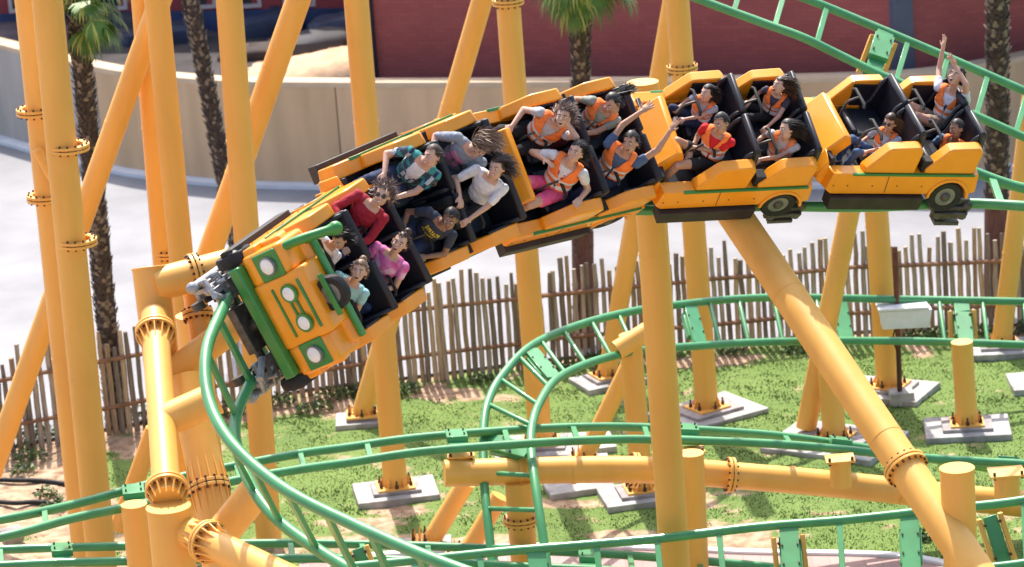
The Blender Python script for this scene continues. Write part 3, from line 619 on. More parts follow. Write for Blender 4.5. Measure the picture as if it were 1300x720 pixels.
b = pt(173, 662, 43.6); pipe('squat yellow post bolted under the lower left green track', Vector((b.x, b.y, 0)), at_y(170, 640, b.y), .155)
b = pt(258, 560, 41.5); pipe('pale orange column behind the wide gusseted pipe', Vector((b.x+.03, b.y, 0)), at_y(243, 400, b.y), .18)
# ================================================================== green tracks
GA = .86
def second(p1, px, py):
    """point on the ray through (px,py), GA metres from p1, on the camera side"""
    r = ray(px, py).normalized(); o_ = CAMP-p1; b = r.dot(o_); c = o_.length_squared-GA*GA; disc = b*b-c
    return CAMP+r*(-b-sqrt(max(disc, 0)))
def build_track(label, frames, tie_every=.55, plates=(), tr=.056, phase=.3, group='green coaster track sections', tie_w=.07, spl=12, round_=False, plate_px=(), avoid=()):
    """frames: list of (P1, P2) rail positions"""
    F_ = [tuple(a)+tuple(b) for a, b in frames]; n = (len(F_)-1)*spl
    S = [cr_spline(F_, k/spl) for k in range(n+1)]
    A_ = [Vector(s_[:3]) for s_ in S]; B_ = [Vector(s_[3:]) for s_ in S]
    root = empty('coaster_track', A_[0], label, 'track', group)
    MB().tube(A_, tr, 14).build('rail', GRN, root, world=True); MB().tube(B_, tr, 14).build('rail', GRN, root, world=True)
    C_ = [(a+b)/2 for a, b in zip(A_, B_)]; acc = tie_every*(1-phase); cnt = 0; T_i = []
    for i in range(1, len(C_)):
        acc += (C_[i]-C_[i-1]).length
        if acc >= tie_every: acc = 0; T_i.append(i)
    wides = set(k for j, k in enumerate(T_i) if j+1 in plates)
    if plate_px:
        SP = [to_px(c) for c in C_]
        for q in plate_px:
            bi = min(range(1, len(C_)-1), key=lambda i: (SP[i][0]-q[0])**2+(SP[i][1]-q[1])**2)
            T_i = [k for k in T_i if (C_[k]-C_[bi]).length > tie_every*.55]+[bi]; wides.add(bi)
    for i in sorted(T_i):
        if not any(abs(to_px(C_[i])[0]-q) < 22 and abs(to_px(C_[i])[1]-405) < 40 for q in avoid):
            cnt += 1; a, b = A_[i], B_[i]; l = (b-a).normalized(); tv = (C_[min(i+1, len(C_)-1)]-C_[i-1]).normalized(); up = tv.cross(l).normalized(); x = up.cross(l).normalized()
            rot = Matrix((x, l, up)).transposed(); wide = i in wides
            g_ = (b-a).length
            m_ = MB()
            if wide: m_.box((a+b)/2-up*.01, (.22, g_-.07, .05), rot); m_.box((a+b)/2-up*.07, (.26, g_*.55, .08), rot)
            elif round_: m_.tube([a+l*.03, b-l*.03], .032, 10)
            else: m_.box((a+b)/2, (tie_w, g_-.07, .045), rot)
            m_.build('tie_plate' if wide else 'tie', GRN, root, world=True, bevel=.006)
            if wide:
                m_ = MB()
                for sx in (-1, 1):
                    for sy in (-1, 1): c = (a+b)/2+x*sx*.09+l*sy*.13; m_.tube([c-up*.14, c+up*.033], .012, 6)
                m_.build('bolts', BOLT, root, world=True)['kind'] = 'stuff'
    return root
def pairs(L, base_is=1):
    out = []
    for (x1, y1, x2, y2, d) in L:
        p1 = pt(x1, y1, d); out.append((p1, second(p1, x2, y2)))
    return out
T2 = [(-120, 678, -115, 701, 43.4), (0, 660, 2, 682, 43.6), (95, 640, 97, 657, 44.2), (193, 614, 196, 637, 44.8), (285, 594, 290, 612, 45.2), (375, 577, 380, 596, 45.6), (440, 568, 445, 587, 45.9), (527, 556, 532, 574, 46.2), (650, 546, 655, 564, 46.5),
      (742, 542, 748, 559, 46.7), (827, 543, 832, 558, 46.9), (963, 551, 970, 563, 47.1), (1055, 562, 1062, 570, 47.2), (1150, 577, 1156, 580, 47.3), (1240, 592, 1243, 586, 47.4), (1310, 603, 1310, 590, 47.4), (1420, 620, 1420, 604, 47.4)]
build_track('low green track sweeping across the picture above the long horizontal pipe', pairs(T2), tie_every=.84, plate_px=((167, 631), (585, 559), (879, 553), (1066, 568), (1280, 597)), phase=.85)
T3 = [(1440, 388, 1446, 443, 52.4), (1300, 383, 1306, 438, 52.4), (1137, 380, 1145, 433, 52.3), (970, 378, 982, 434, 51.6), (860, 387, 875, 440, 50.6), (785, 399, 807, 446, 49.8), (720, 418, 748, 461, 49.0), (672, 441, 706, 482, 48.2), (637, 478, 685, 512, 47.5),
      (620, 510, 676, 538, 47.0), (614, 545, 674, 565, 46.6), (614, 600, 678, 604, 46.1), (618, 650, 685, 652, 45.7), (624, 705, 693, 706, 45.4), (632, 780, 702, 780, 45.0)]
build_track('green track loop turning down on the lawn in front of the fence', pairs(T3), tie_every=.52, plate_px=((1222, 410), (1065, 408), (886, 412), (688, 460), (648, 565)), phase=.6, round_=True, avoid=(1150,))
T4 = [(1420, 609, 1424, 690, 43.2), (1300, 635, 1303, 715, 43.2), (1193, 647, 1196, 726, 43.3), (1075, 660, 1080, 738, 43.4), (963, 669, 970, 747, 43.5), (843, 683, 852, 762, 43.6), (740, 692, 750, 774, 43.7), (640, 700, 652, 780, 43.8), (560, 708, 573, 786, 43.9), (420, 722, 430, 797, 44.1)]
build_track('nearest green track rail climbing along the bottom right edge', pairs(T4), tie_every=.66, plate_px=((1160, 690), (1003, 705), (682, 735)), phase=.5)
T5 = [(-120, 702, -118, 722, 45.8), (0, 698, 2, 718, 45.8), (90, 695, 93, 714, 45.8), (330, 690, 333, 709, 45.9), (450, 691, 453, 710, 46), (560, 694, 563, 713, 46), (650, 698, 654, 719, 46), (763, 703, 767, 724, 46), (850, 709, 854, 731, 46), (970, 719, 973, 742, 46), (1080, 732, 1083, 755, 46)]
build_track('lowest green track running level along the bottom left edge', pairs(T5), tie_every=.8, plate_px=((80, 705), (745, 713)), phase=.3)
T6 = [(840, -78, 822, -30, 48.3), (900, -50, 885, -2, 48.2), (977, -19, 963, 27, 48.1), (1030, 1, 1018, 47, 48), (1077, 20, 1062, 68, 48), (1130, 42, 1114, 93, 47.9), (1203, 73, 1189, 125, 47.8), (1272, 103, 1257, 155, 47.7), (1350, 137, 1336, 190, 47.6), (1420, 167, 1406, 220, 47.6)]
build_track('green track descending right across the red building at top right', pairs(T6), tie_every=.545, plate_px=((1119, 66),), phase=.1)
# brackets of yellow plate carrying tracks
def bracket(pxa, pya, pxb, pyb, d, w_=.26, label='', split=.14):
    a, b = pt(pxa, pya, d), pt(pxb, pyb, d); l = (b-a).normalized(); x = l.cross(CB).normalized(); z = x.cross(l); rot = Matrix((x, l, z)).transposed()
    root = empty('track_bracket', a, label, 'track bracket')
    for s_ in (-1, 1): MB().box((a+b)/2+x*s_*split, (.055, (b-a).length, .16), rot).build('side_plate', YEL2, root, world=True, bevel=.008)
    MB().box((a+b)/2+z*.01, (split*1.3, (b-a).length*1.0, .06), rot).build('clamp', GRN, root, world=True, bevel=.008)
    m_ = MB()
    for s_ in (-1, 1):
        for k in (.15, .85): c = a.lerp(b, k)+x*s_*split*.7+z*.08; m_.tube([c-z*.03, c+z*.03], .02, 6)
    m_.build('bolts', BOLT, root, world=True)['kind'] = 'stuff'
bracket(1122, 50, 1104, 98, 48.1, label='yellow and green bracket under the descending track above the empty seat', split=.16)
bracket(1221, 394, 1223, 432, 52.25, label='yellow bracket clamping the loop track to the short right post', split=.17)
bracket(1000, 680, 1006, 735, 43.4, label='yellow bracket under the bottom rail right of centre', split=.17)
bracket(1256, 655, 1275, 715, 43.6, label='yellow bracket behind the capped lower right column', split=.13)
bracket(454, 696, 470, 740, 44.6, label='small tilted yellow bracket at the bottom edge left of centre', split=.11)
# white junction box on a rusty pole
jb = gnd(1143, 512); pl = empty('junction_box_pole', jb, 'white metal box with small roof clamped on a rusty brown pole', 'junction box'); Yp = jb.y
MB().tube([Vector((jb.x, Yp, 0)), at_y(1136, 314, Yp)], .038, 12).build('pole', mat('rusty_pole', (.17, .055, .03), .8, noise_amt=.4, nscale=14), pl, world=True)
WHT = mat('white_box_paint', (.78, .78, .80), .5, noise_amt=.1, nscale=6)
c = at_y(1149, 403, Yp-.1); rt = Matrix.Rotation(R(1.5), 3, 'Y')
MB().box(c, (.66, .22, .27), rt, taper=1.12).build('box_body', WHT, pl, world=True, bevel=.012)
MB().box(c+Vector((-.03, .02, .165)), (.72, .34, .035), rt).build('box_lid', WHT, pl, world=True, bevel=.008)
MB().tube([at_y(1136, 418, Yp-.06), at_y(1133, 432, Yp-.06), at_y(1139, 446, Yp-.05), at_y(1141, 500, Yp-.05)], .012, 6).build('cable', BLKR, pl, world=True)
MB().box(Vector((jb.x+.02, Yp, .09)), (.34, .3, .2)).build('pole_base', CONC, pl, world=True, bevel=.015)
# ================================================================== the train
CARS = {  # origin pixel, depth, forward, left, (camera space: x right, y up, z towards the camera)
 'A': ((396, 364), 37.85, (-.46, -.37, .80), (.46, -.88, -.14)),
 'B': ((514, 265), 39.2, (-.72, -.34, .60), (.37, -.925, -.08)),
 'C': ((691, 216), 40.35, (-.80, -.20, .56), (.345, -.92, .17)),
 'D': ((905, 196), 41.2, (-.95, -.05, .32), (.234, -.79, .57)),
 'E': ((1114, 196), 41.8, (-.95, 0, .32), (.24, -.62, .745))}
CM = {}; CAMF = {}
for k, (px, d, f, l) in CARS.items():
    f = Vector(f).normalized(); l = Vector(l); l = (l-f*l.dot(f)).normalized(); u = f.cross(l)
    fw, lw, uw = cv(f), cv(l), cv(u); o = pt(px[0], px[1], d)
    CM[k] = Matrix(((fw.x, lw.x, uw.x, o.x), (fw.y, lw.y, uw.y, o.y), (fw.z, lw.z, uw.z, o.z), (0, 0, 0, 1))); CAMF[k] = (fw, lw, uw, o)
RH = -.42
def rails_at(k, x, dz=RH): M = CM[k]; return (M @ Vector((x, -GA/2, dz)), M @ Vector((x, GA/2, dz)))
TT = pairs([(1560, 268, 1560, 292, 42.6), (1420, 250, 1422, 274, 42.6), (1300, 239, 1303, 262, 42.6)]) + [rails_at('E', -.9, -.36), rails_at('E', .2), rails_at('D', -.5), rails_at('D', .5), rails_at('C', -.5), rails_at('C', .5), rails_at('B', -.45), rails_at('B', .5), rails_at('A', -.3), rails_at('A', .5)]
LOW = [(283, 392, 326, 474, 36.9), (262, 447, 300, 528, 36.25), (266, 510, 304, 580, 35.7), (298, 567, 338, 645, 35.1), (363, 622, 402, 697, 34.4), (453, 668, 490, 748, 33.7), (560, 714, 592, 798, 33.0), (690, 760, 715, 848, 32.4)]
for (x1, y1, x2, y2, d) in LOW:
    p1 = pt(x1, y1, d); r_ = ray(x2, y2).normalized(); o_ = CAMP-p1; b = r_.dot(o_); c = o_.length_squared-GA*GA; disc = b*b-c
    TT.append((p1, CAMP+r_*(-b+(sqrt(disc) if disc > 0 else 0))))
build_track('green banked track under the train, curving down past the lead car', TT, tie_every=.56, plates=(4, 12, 20), tr=.06, tie_w=.09)
def sidepanel(m_, y0, y1, poly, mi=0): m_.prism(poly, y0, y1, mi)
DOOR = [(.50, .25), (.50, .31), (.27, .575), (.23, .60), (-.12, .62), (-.175, .56), (-.135, .25)]
HULL = [(-.93, .265), (-.95, .02), (-.84, -.02), (-.80, .06), (-.70, .16), (-.50, .16), (-.40, .06), (-.34, -.02), (.86, -.02), (.93, .04), (.88, .265)]
def wheel(parent, x, y, z, r, name='wheel'):
    s_ = 1 if y > 0 else -1; mb = MB()
    prof = [(.6*r, -.05), (.93*r, -.06), (r, -.035), (r, .035), (.93*r, .06), (.6*r, .05)]; n = 28; vs = []
    for rr_, yy in prof:
        for j in range(n): a = 2*pi*j/n; vs.append((x+rr_*cos(a), y+yy*s_, z+rr_*sin(a)))
    fs = [(k*n+j, k*n+(j+1) % n, (k+1)*n+(j+1) % n, (k+1)*n+j) for k in range(5) for j in range(n)] + [tuple(range(n))]
    o = mb.add(vs, fs).build(name, BLKR, parent)
    mb = MB(); mb.tube([(x, y+s_*.01, z), (x, y+s_*.045, z)], [r*.62, r*.60], 24); mb.tube([(x, y+s_*.05, z), (x, y+s_*.062, z)], [r*.2, r*.17], 14)
    mb.build('rim', RIM, o, bevel=.004)
    mb = MB(); mb.tube([(x, y+s_*.055, z), (x, y+s_*.08, z)], [r*.3, r*.16], 10)
    mb.build('hub', DSTEEL, o)
    return o
def bogie(parent, x, z=RH):
    m_ = MB(); m_.tube([(x, -.5, z+.12), (x, .5, z+.12)], .05, 10); m_.box((x, 0, z+.16), (.3, .5, .1)); m_.tube([(x, 0, z+.1), (x, 0, .02)], .06, 10)
    root = m_.build('bogie', DSTEEL, parent, bevel=.008)
    for s_ in (-1, 1):
        y = s_*GA/2; m_ = MB()
        m_.box((x, y+s_*.12, z+.03), (.44, .05, .16)); m_.box((x, y+s_*.09, z-.12), (.30, .12, .05)); m_.box((x, y, z+.16), (.46, .20, .05)); m_.ball((x+.2, y+s_*.1, z+.1), (.07, .06, .07), 8, 6); m_.ball((x-.2, y+s_*.1, z+.1), (.07, .06, .07), 8, 6)
        m_.tube([(x-.2, y+s_*.17, z+.04), (x+.2, y+s_*.17, z+.04)], .02, 8); m_.tube([(x+.05, y+s_*.1, z-.14), (x+.05, y+s_*.12, z+.24)], .025, 8)
        m_.build('wheel_carrier', STEEL if x > .5 else DSTEEL, root, bevel=.006)
        for dx in (-.15, .15):
            MB().tube([(x+dx, y-.035, z+.135), (x+dx, y+.035, z+.135)], [.072, .072], 16).build('road_wheel', BLKR, root)
            MB().tube([(x+dx, y+s_*.125, z-.035), (x+dx, y+s_*.125, z+.035)], [.06, .06], 14).build('guide_wheel', DSTEEL, root)
        MB().tube([(x, y-.03, z-.12), (x, y+.03, z-.12)], [.055, .055], 14).build('upstop_wheel', BLKR, root)
    if x > .5:                                                           # front running gear of the lead car is fully exposed
        for s_ in (-1, 1):
            y = s_*GA/2; m_ = MB()
            for dx in (-.27, 0, .27): m_.tube([(x+dx, y+s_*.02, z+.18), (x+dx*.8, y+s_*.20, z+.12), (x+dx*.8, y+s_*.20, z-.10)], .03, 8)
            m_.tube([(x-.3, y+s_*.2, z), (x+.3, y+s_*.2, z)], .045, 10); m_.ball((x+.3, y+s_*.2, z), .065, 10, 8); m_.ball((x-.3, y+s_*.2, z), .065, 10, 8); m_.tube([(x+.1, y-s_*.1, z+.2), (x+.34, y+s_*.05, z+.24)], .04, 8)
            m_.build('yoke', STEEL, root, bevel=.004)
            for dx in (-.18, .18): MB().tube([(x+dx, y-.03, z-.14), (x+dx, y+.05, z-.14)], [.07, .07], 16).build('upstop_wheel', DSTEEL, root)
    return root
def lapbar(parent, x, y, z):
    m_ = MB(); P_ = [(x+.36, y, z-.28), (x+.30, y, z+.05), (x+.22, y, z+.13), (x+.16, y, z+.15)]
    m_.tube([Vector(cr_spline(P_, i*3/12)) for i in range(13)], .014, 8)
    m_.tube([(x+.16, y-.19, z+.13), (x+.15, y-.15, z+.16), (x+.15, y+.15, z+.16), (x+.16, y+.19, z+.13)], .019, 8, mi=1)
    return m_.build('lap_bar', [DSTEEL, BLKR], parent)
def make_car(k, label, lead=False):
    c = empty('coaster_car', CM[k], label, 'roller coaster car', 'cars of the coaster train')
    for s_ in (-1, 1):                                                  # outer hull sides
        m_ = MB(); y0, y1 = s_*.57, s_*.73; m_.prism(HULL, y0, y1, inset=.03); m_.build('hull_side', CARY, c, bevel=.012)
        m_ = MB(); m_.prism([(-.30, -.03), (.84, -.03), (.84, -.19), (-.27, -.19)], s_*.60, s_*.79); m_.build('skirt', SKIRT, c, bevel=.008)
        m_ = MB(); m_.prism([(-.86, .236), (.62, .236), (.62, .262), (-.86, .262)], s_*.70, s_*.738); m_.build('trim_stripe', CGRN, c, bevel=.004)
        for rx in (0, -.73):
            m_ = MB(); P_ = [(x+rx, z) for x, z in DOOR]; m_.prism(P_, s_*.575, s_*.715, inset=.06); m_.build('door_panel', CARY, c, bevel=.016)
            m_ = MB(); m_.box((rx+.06, s_*.565, .42), (.36, .02, .28)); m_.build('door_lining', BLK, c)
        m_ = MB(); m_.box((-.27, s_*.625, .30), (.13, .13, .22)); m_.build('rubber_joint', BLKR, c, bevel=.01)
        wheel(c, -.60, s_*.655, -.07, .205)
        m_ = MB(); P_ = [(-.60+.27*cos(a), -.06+.25*sin(a)) for a in [pi*j/8 for j in range(9)]]+[(-.60+.225*cos(a), -.06+.215*sin(a)) for a in [pi*(8-j)/8 for j in range(9)]]
        m_ = MB(); n = 9; ar = [pi*j/10 for j in range(11)]; vs = []
        for a in ar:
            for rr_, yy in ((.225, .56), (.225, .745), (.26, .745), (.26, .56)): vs.append((-.60+rr_*cos(a), s_*yy, -.06+rr_*sin(a)))
        fs = [(i*4+q, i*4+(q+1) % 4, (i+1)*4+(q+1) % 4, (i+1)*4+q) for i in range(10) for q in range(4)]+[(0, 1, 2, 3), (43, 42, 41, 40)]
        m_.add(vs, fs).build('wheel_arch', CARY, c, bevel=.006)
    m_ = MB(); m_.box((0, 0, .04), (1.78, 1.16, .06)); m_.box((.83, 0, .2), (.05, 1.14, .3)); m_.box((-.92, 0, .2), (.05, 1.14, .34)); m_.box((-.05, 0, -.06), (1.5, .55, .14)); m_.build('floor_tub', BLK, c, bevel=.01)
    for rx in (0, -.73):
        for y in (-.295, .295):
            m_ = MB(); m_.prism([(rx-.14, .10), (rx-.10, .10), (rx-.13, .70), (rx-.17, .74), (rx-.215, .70), (rx-.215, .10)], y-.275, y+.275)
            for s_ in (-1, 1): m_.prism([(rx-.13, .16), (rx+.12, .26), (rx+.02, .38), (rx-.06, .62), (rx-.13, .69)], y+s_*.275, y+s_*.225)
            m_.build('seat_back', BLK, c, bevel=.02)
            m_ = MB(); m_.box((rx+.12, y, .18), (.46, .52, .14)); m_.box((rx+.33, y, .22), (.08, .5, .14)); m_.build('seat_base', BLK, c, bevel=.03)
            lapbar(c, rx+.12, y, .42)
        m_ = MB(); m_.box((rx-.175, 0, .43), (.035, 1.15, .50)); m_.build('row_divider', mat('seat_edge_blue_black', (.03, .04, .06), .35, coat=.3), c, bevel=.01)
    if not lead:
        m_ = MB(); cow = [(.58, .44), (.61, .53), (.68, .56), (1.02, .20), (1.03, .10), (.95, .02), (.86, .02), (.84, .16)]
        m_.prism(cow, -.42, .42)
        m_.build('front_cowl', CARY, c, bevel=.02)
        for s_ in (-1, 1): m_ = MB(); m_.prism([(.84, .24), (.88, .40), (1.0, .20), (1.02, .10), (.94, 0), (.86, 0)], s_*.42, s_*.62, inset=.25); m_.build('cowl_corner', CARY, c, bevel=.015)
        m_ = MB(); m_.tube([(.9, 0, -.12), (1.15, 0, -.14)], .045, 10); m_.build('coupling', DSTEEL, c)
    m_ = MB()
    for s_ in (-1, 1):
        for rx in (0, -.73):
            for dx, dz in ((.36, .31), (-.06, .31), (-.10, .53), (.20, .53)): m_.tube([(rx+dx, s_*.69, dz), (rx+dx, s_*(.722-.1*abs(dz-.43)), dz)], .011, 6)
        for x in (-.25, .05, .35, .65, .82): m_.tube([(x, s_*.70, .10), (x, s_*.737, .10)], .010, 6)
        m_.box((.18, s_*.7315, .12), (.010, .006, .22))
    m_.build('rivets', mat('rivet_dark', (.25, .11, .02), .5), c)['kind'] = 'stuff'
    bogie(c, -.80); 
    if lead: bogie(c, .88)
    return c
cars = {}
cars['E'] = make_car('E', 'last car of the train, one front seat empty, a man with raised arms behind')
cars['D'] = make_car('D', 'fourth car from the front, level, with a boy in red near its front')
cars['C'] = make_car('C', 'third car from the front, above the thick column, holding the girl in pink shorts')
cars['B'] = make_car('B', 'second car from the front, carrying the plaid shirt and white blouse riders')
cars['A'] = make_car('A', 'lead car with orange bonnet, four headlights and green bumper, tipped far over', lead=True)
# ---- bonnet of the lead car
A_ = cars['A']; BX, BZ = -.42, .09
def bp_(L): return [(x+BX-(z)*.12, z+BZ) for x, z in L]
m_ = MB(); m_.prism(bp_([(.80, -.05), (.80, .46), (.92, .585), (1.33, .57), (1.385, .50), (1.40, .05), (1.36, -.02)]), -.36, .36); m_.build('bonnet', CARY, A_, bevel=.03)
def fx_(x, z): return x+BX-z*.12
for s_ in (-1, 1):
    m_ = MB(); m_.prism(bp_([(.84, -.05), (.84, .42), (.92, .50), (1.33, .48), (1.375, .42), (1.39, .06), (1.34, -.02)]), s_*.35, s_*.67, inset=.04); m_.build('fender', CARY, A_, bevel=.035)
    m_ = MB(); m_.prism([(.30, .10), (.50, .46), (.72, .52), (.78, .05), (.5, -.02)], s_*.60, s_*.72, inset=.12); m_.build('side_cowl', CARY, A_, bevel=.02)
    z0 = .285; m_ = MB(); m_.box((fx_(1.378, z0), s_*.50, z0+BZ), (.035, .29, .28), Matrix.Rotation(R(-7), 3, 'Y')); pl_ = m_.build('headlight_plate', CGRN, A_, bevel=.012)
    x0 = fx_(1.39, z0); m_ = MB(); m_.tube([(x0, s_*.50, z0+BZ), (x0+.022, s_*.50, z0+BZ), (x0+.035, s_*.50, z0+BZ)], [.084, .082, .06], 24); m_.build('headlight', LENS, pl_)
    MB().ring((x0+.01, s_*.50, z0+BZ), (1, 0, -.1), .098, .082, .03, 24).build('headlight_rim', RIM, pl_)
    z1 = .36; x1 = fx_(1.39, z1); m_ = MB(); m_.tube([(x1, s_*.165, z1+BZ), (x1+.03, s_*.165, z1+BZ), (x1+.04, s_*.165, z1+BZ)], [.074, .072, .05], 24); hl = m_.build('headlight', LENS, A_)
    MB().ring((x1+.012, s_*.165, z1+BZ), (1, 0, -.1), .100, .072, .03, 24).build('headlight_rim', CGRN, hl)
    wheel(A_, .80, s_*.69, -.06, .20)
for z, y0, y1 in ((.20, -.27, .27), (.325, -.10, .10), (.395, -.10, .10), (.505, -.27, .27)):
    MB().box((fx_(1.398, z)-(.008 if z > .5 else 0), (y0+y1)/2, z+BZ), (.03, y1-y0, .024)).build('grille_bar', CGRN, A_, bevel=.005)
m_ = MB(); m_.box((1.40+BX, 0, .03), (.13, 1.24, .13)); m_.build('bumper', CGRN, A_, bevel=.02)
m_ = MB(); m_.box((1.30+BX, 0, -.08), (.12, 1.1, .10)); m_.build('bumper_backing', SKIRT, A_, bevel=.01)
m_ = MB(); m_.prism([(.36, .30), (.40, .62), (.52, .67), (.60, .60), (.66, .06), (.45, .06)], -.60, .60); m_.build('scuttle', CARY, A_, bevel=.025)
m_ = MB(); m_.box((.52, .0, .70), (.085, 1.16, .05)); m_.box((.52, -.55, .68), (.11, .10, .09)); m_.box((.52, .15, .72), (.12, .10, .04)); m_.build('dash_bar', CGRN, A_, bevel=.015)
m_ = MB(); P_ = [(.80, -.60, .50), (.70, -.59, .68), (.52, -.54, .90), (.46, -.52, .96)]
m_.tube([Vector(cr_spline(P_, i*3/10)) for i in range(11)], [.05]*8+[.06, .07, .065], 12); m_.ball((.45, -.52, .97), .075, 12, 8); m_.build('side_grip', CGRN, A_)
cx, cy, cz = .70, .03, .76
mb = MB(); r_ = .185; n = 28; vs = []
for rr_, yy in ((.6*r_, -.06), (.95*r_, -.065), (r_, -.03), (r_, .03), (.95*r_, .065), (.6*r_, .06)):
    for j in range(n): a = 2*pi*j/n; vs.append((cx+yy*.8, cy+rr_*cos(a), cz+rr_*sin(a)))
fs = [(k*n+j, k*n+(j+1) % n, (k+1)*n+(j+1) % n, (k+1)*n+j) for k in range(5) for j in range(n)]
sw = mb.add(vs, fs).build('spare_wheel', BLKR, A_)
MB().tube([(cx-.035, cy, cz), (cx+.04, cy, cz)], [r_*.66, r_*.64], 24).build('rim', RIM, sw)
MB().box((cx+.06, cy, cz), (.03, .46, .07)).build('strap', CGRN, sw, bevel=.012)
# ================================================================== riders
SKIN = {k: mat('skin_%s' % k, c, .5, noise_amt=.08, nscale=30) for k, c in (('light', (.60, .36, .26)), ('tan', (.48, .27, .18)), ('brown', (.30, .16, .10)))}
def cloth(name, c, amt=.12): return mat('cloth_'+name, c, .85, noise_amt=amt, nscale=18, bump=.25, bscale=40)
ORG = cloth('vest_orange', (.98, .23, .045), .05); SILV = mat('reflective_band', (.85, .85, .86), .4, coat=.2)
EYEW = mat('eye_white', (.75, .73, .70), .3); EYED = mat('eye_dark', (.02, .014, .01), .25); LIP = mat('mouth_red', (.35, .07, .06), .4); TEETH = mat('teeth', (.8, .78, .72), .3)
GLS = mat('sunglasses_dark', (.012, .012, .015), .12, coat=.6)
HAIRM = {k: mat('hair_'+k, c, .5, noise_amt=.4, nscale=30) for k, c in (('black', (.018, .013, .012)), ('brown', (.06, .032, .02)), ('light', (.28, .18, .12)), ('greybrown', (.22, .15, .125)))}
def rotm(yaw=0, pitch=0, roll=0): return Matrix.Rotation(yaw, 3, 'Z') @ Matrix.Rotation(pitch, 3, 'Y') @ Matrix.Rotation(roll, 3, 'X')
class Prims:
    def __init__(s): s.L = []
    def cap(s, a, b, ra, rb, mi, tag=0): s.L.append((Vector(a), Vector(b), ra, rb, mi, tag, None, None)); return s
    def ell(s, c, rad, rot, mi, tag=0): s.L.append((Vector(c), Vector(c), 0, 0, mi, tag, Vector(rad), rot)); return s
    def raw(s):
        mb = MB()
        for a, b, ra, rb, mi, tag, rad, rot in s.L:
            if rad is not None: mb.ball(a, tuple(rad), 20, 14, rot)
            else:
                d = b-a; L = d.length; fr = frame_from(d) if L > 1e-6 else Matrix.Identity(3); n = 12; rings = []
                for k in range(4): t = pi/2*(1-k/3.5); rings.append((-ra*sin(t), ra*cos(t)))
                for k in range(4): t = pi/2*(k+.5)/3.5; rings.append((L+rb*sin(t), rb*cos(t)))
                vs = [a+fr @ Vector((r_*cos(2*pi*j/n), r_*sin(2*pi*j/n), z)) for z, r_ in rings for j in range(n)]
                fs = [(i*n+j, i*n+(j+1) % n, (i+1)*n+(j+1) % n, (i+1)*n+j) for i in range(len(rings)-1) for j in range(n)]+[tuple(range(n-1, -1, -1)), tuple((len(rings)-1)*n+j for j in range(n))]
                mb.add(vs, fs)
        return mb
    def owner(s, C_):
        best = np.full(len(C_), 1e9); own = np.zeros(len(C_), int)
        for i, (a, b, ra, rb, mi, tag, rad, rot) in enumerate(s.L):
            if rad is not None:
                q = (C_-np.array(a)) @ np.array(rot); q = q/np.array(rad); k = np.linalg.norm(q, axis=1); dd = (k-1)*min(rad)
            else:
                A0 = np.array(a); d = np.array(b-a); L2 = max(d@d, 1e-9); t = np.clip(((C_-A0)@d)/L2, 0, 1); dd = np.linalg.norm(C_-A0-t[:, None]*d, axis=1)-(ra+(rb-ra)*t)
            m = dd < best; best[m] = dd[m]; own[m] = i
        return own
def ik(S_, T_, l1, l2, pole):
    d = T_-S_; L = d.length
    if L > (l1+l2)*.985: T_ = S_+d*((l1+l2)*.985/L); d = T_-S_; L = d.length
    L = max(L, abs(l1-l2)+.02); x = (l1*l1-l2*l2+L*L)/(2*L); h = sqrt(max(l1*l1-x*x, 0)); u = d.normalized(); p = (pole-u*pole.dot(u)).normalized()
    return S_+u*x+p*h, T_
def head_rot(M, face, hup):
    R3_ = M.to_3x3().inverted(); x = (R3_ @ cv(face)).normalized(); z = R3_ @ cv(hup); z = (z-x*z.dot(x)).normalized(); y = z.cross(x)
    return Matrix((x, y, z)).transposed()
def hand(P, W, d, pn, s, side, mode):
    """W wrist, d forearm direction, pn palm normal; mode open / grip / relax"""
    d = d.normalized(); pn = (pn-d*pn.dot(d)).normalized(); w_ = d.cross(pn)*side
    rot = Matrix((d, w_, pn)).transposed()
    P.ell(W+d*.048*s, (.052*s, .040*s, .019*s), rot, 0)
    spread = {'open': .30, 'grip': .05, 'relax': .10}[mode]; bend = {'open': .08, 'grip': 1.15, 'relax': .45}[mode]
    for k, (L, off) in enumerate(((.068, .030), (.076, .010), (.071, -.011), (.056, -.031))):
        a = spread*(1.5-k)*.55; b0 = W+d*.088*s+w_*off*s*1.05; fd = (d*cos(a)+w_*sin(a)); f1 = (fd*cos(bend*.6)+pn*sin(bend*.6)); f2 = (fd*cos(bend*1.5)+pn*sin(bend*1.5))
        m = b0+f1*L*.52*s; P.cap(b0-fd*.012*s, m, .0105*s, .0098*s, 0); P.cap(m, m+f2*L*.5*s, .0096*s, .008*s, 0)
    tb = W+d*.022*s+w_*.030*s; td = (d*.65+w_*(.75 if mode == 'open' else .4)+pn*(.2 if mode == 'open' else .55)).normalized(); m = tb+td*.038*s
    P.cap(tb, m, .0135*s, .0115*s, 0); P.cap(m, m+(td*.6+d*.5).normalized()*.028*s, .0112*s, .009*s, 0)
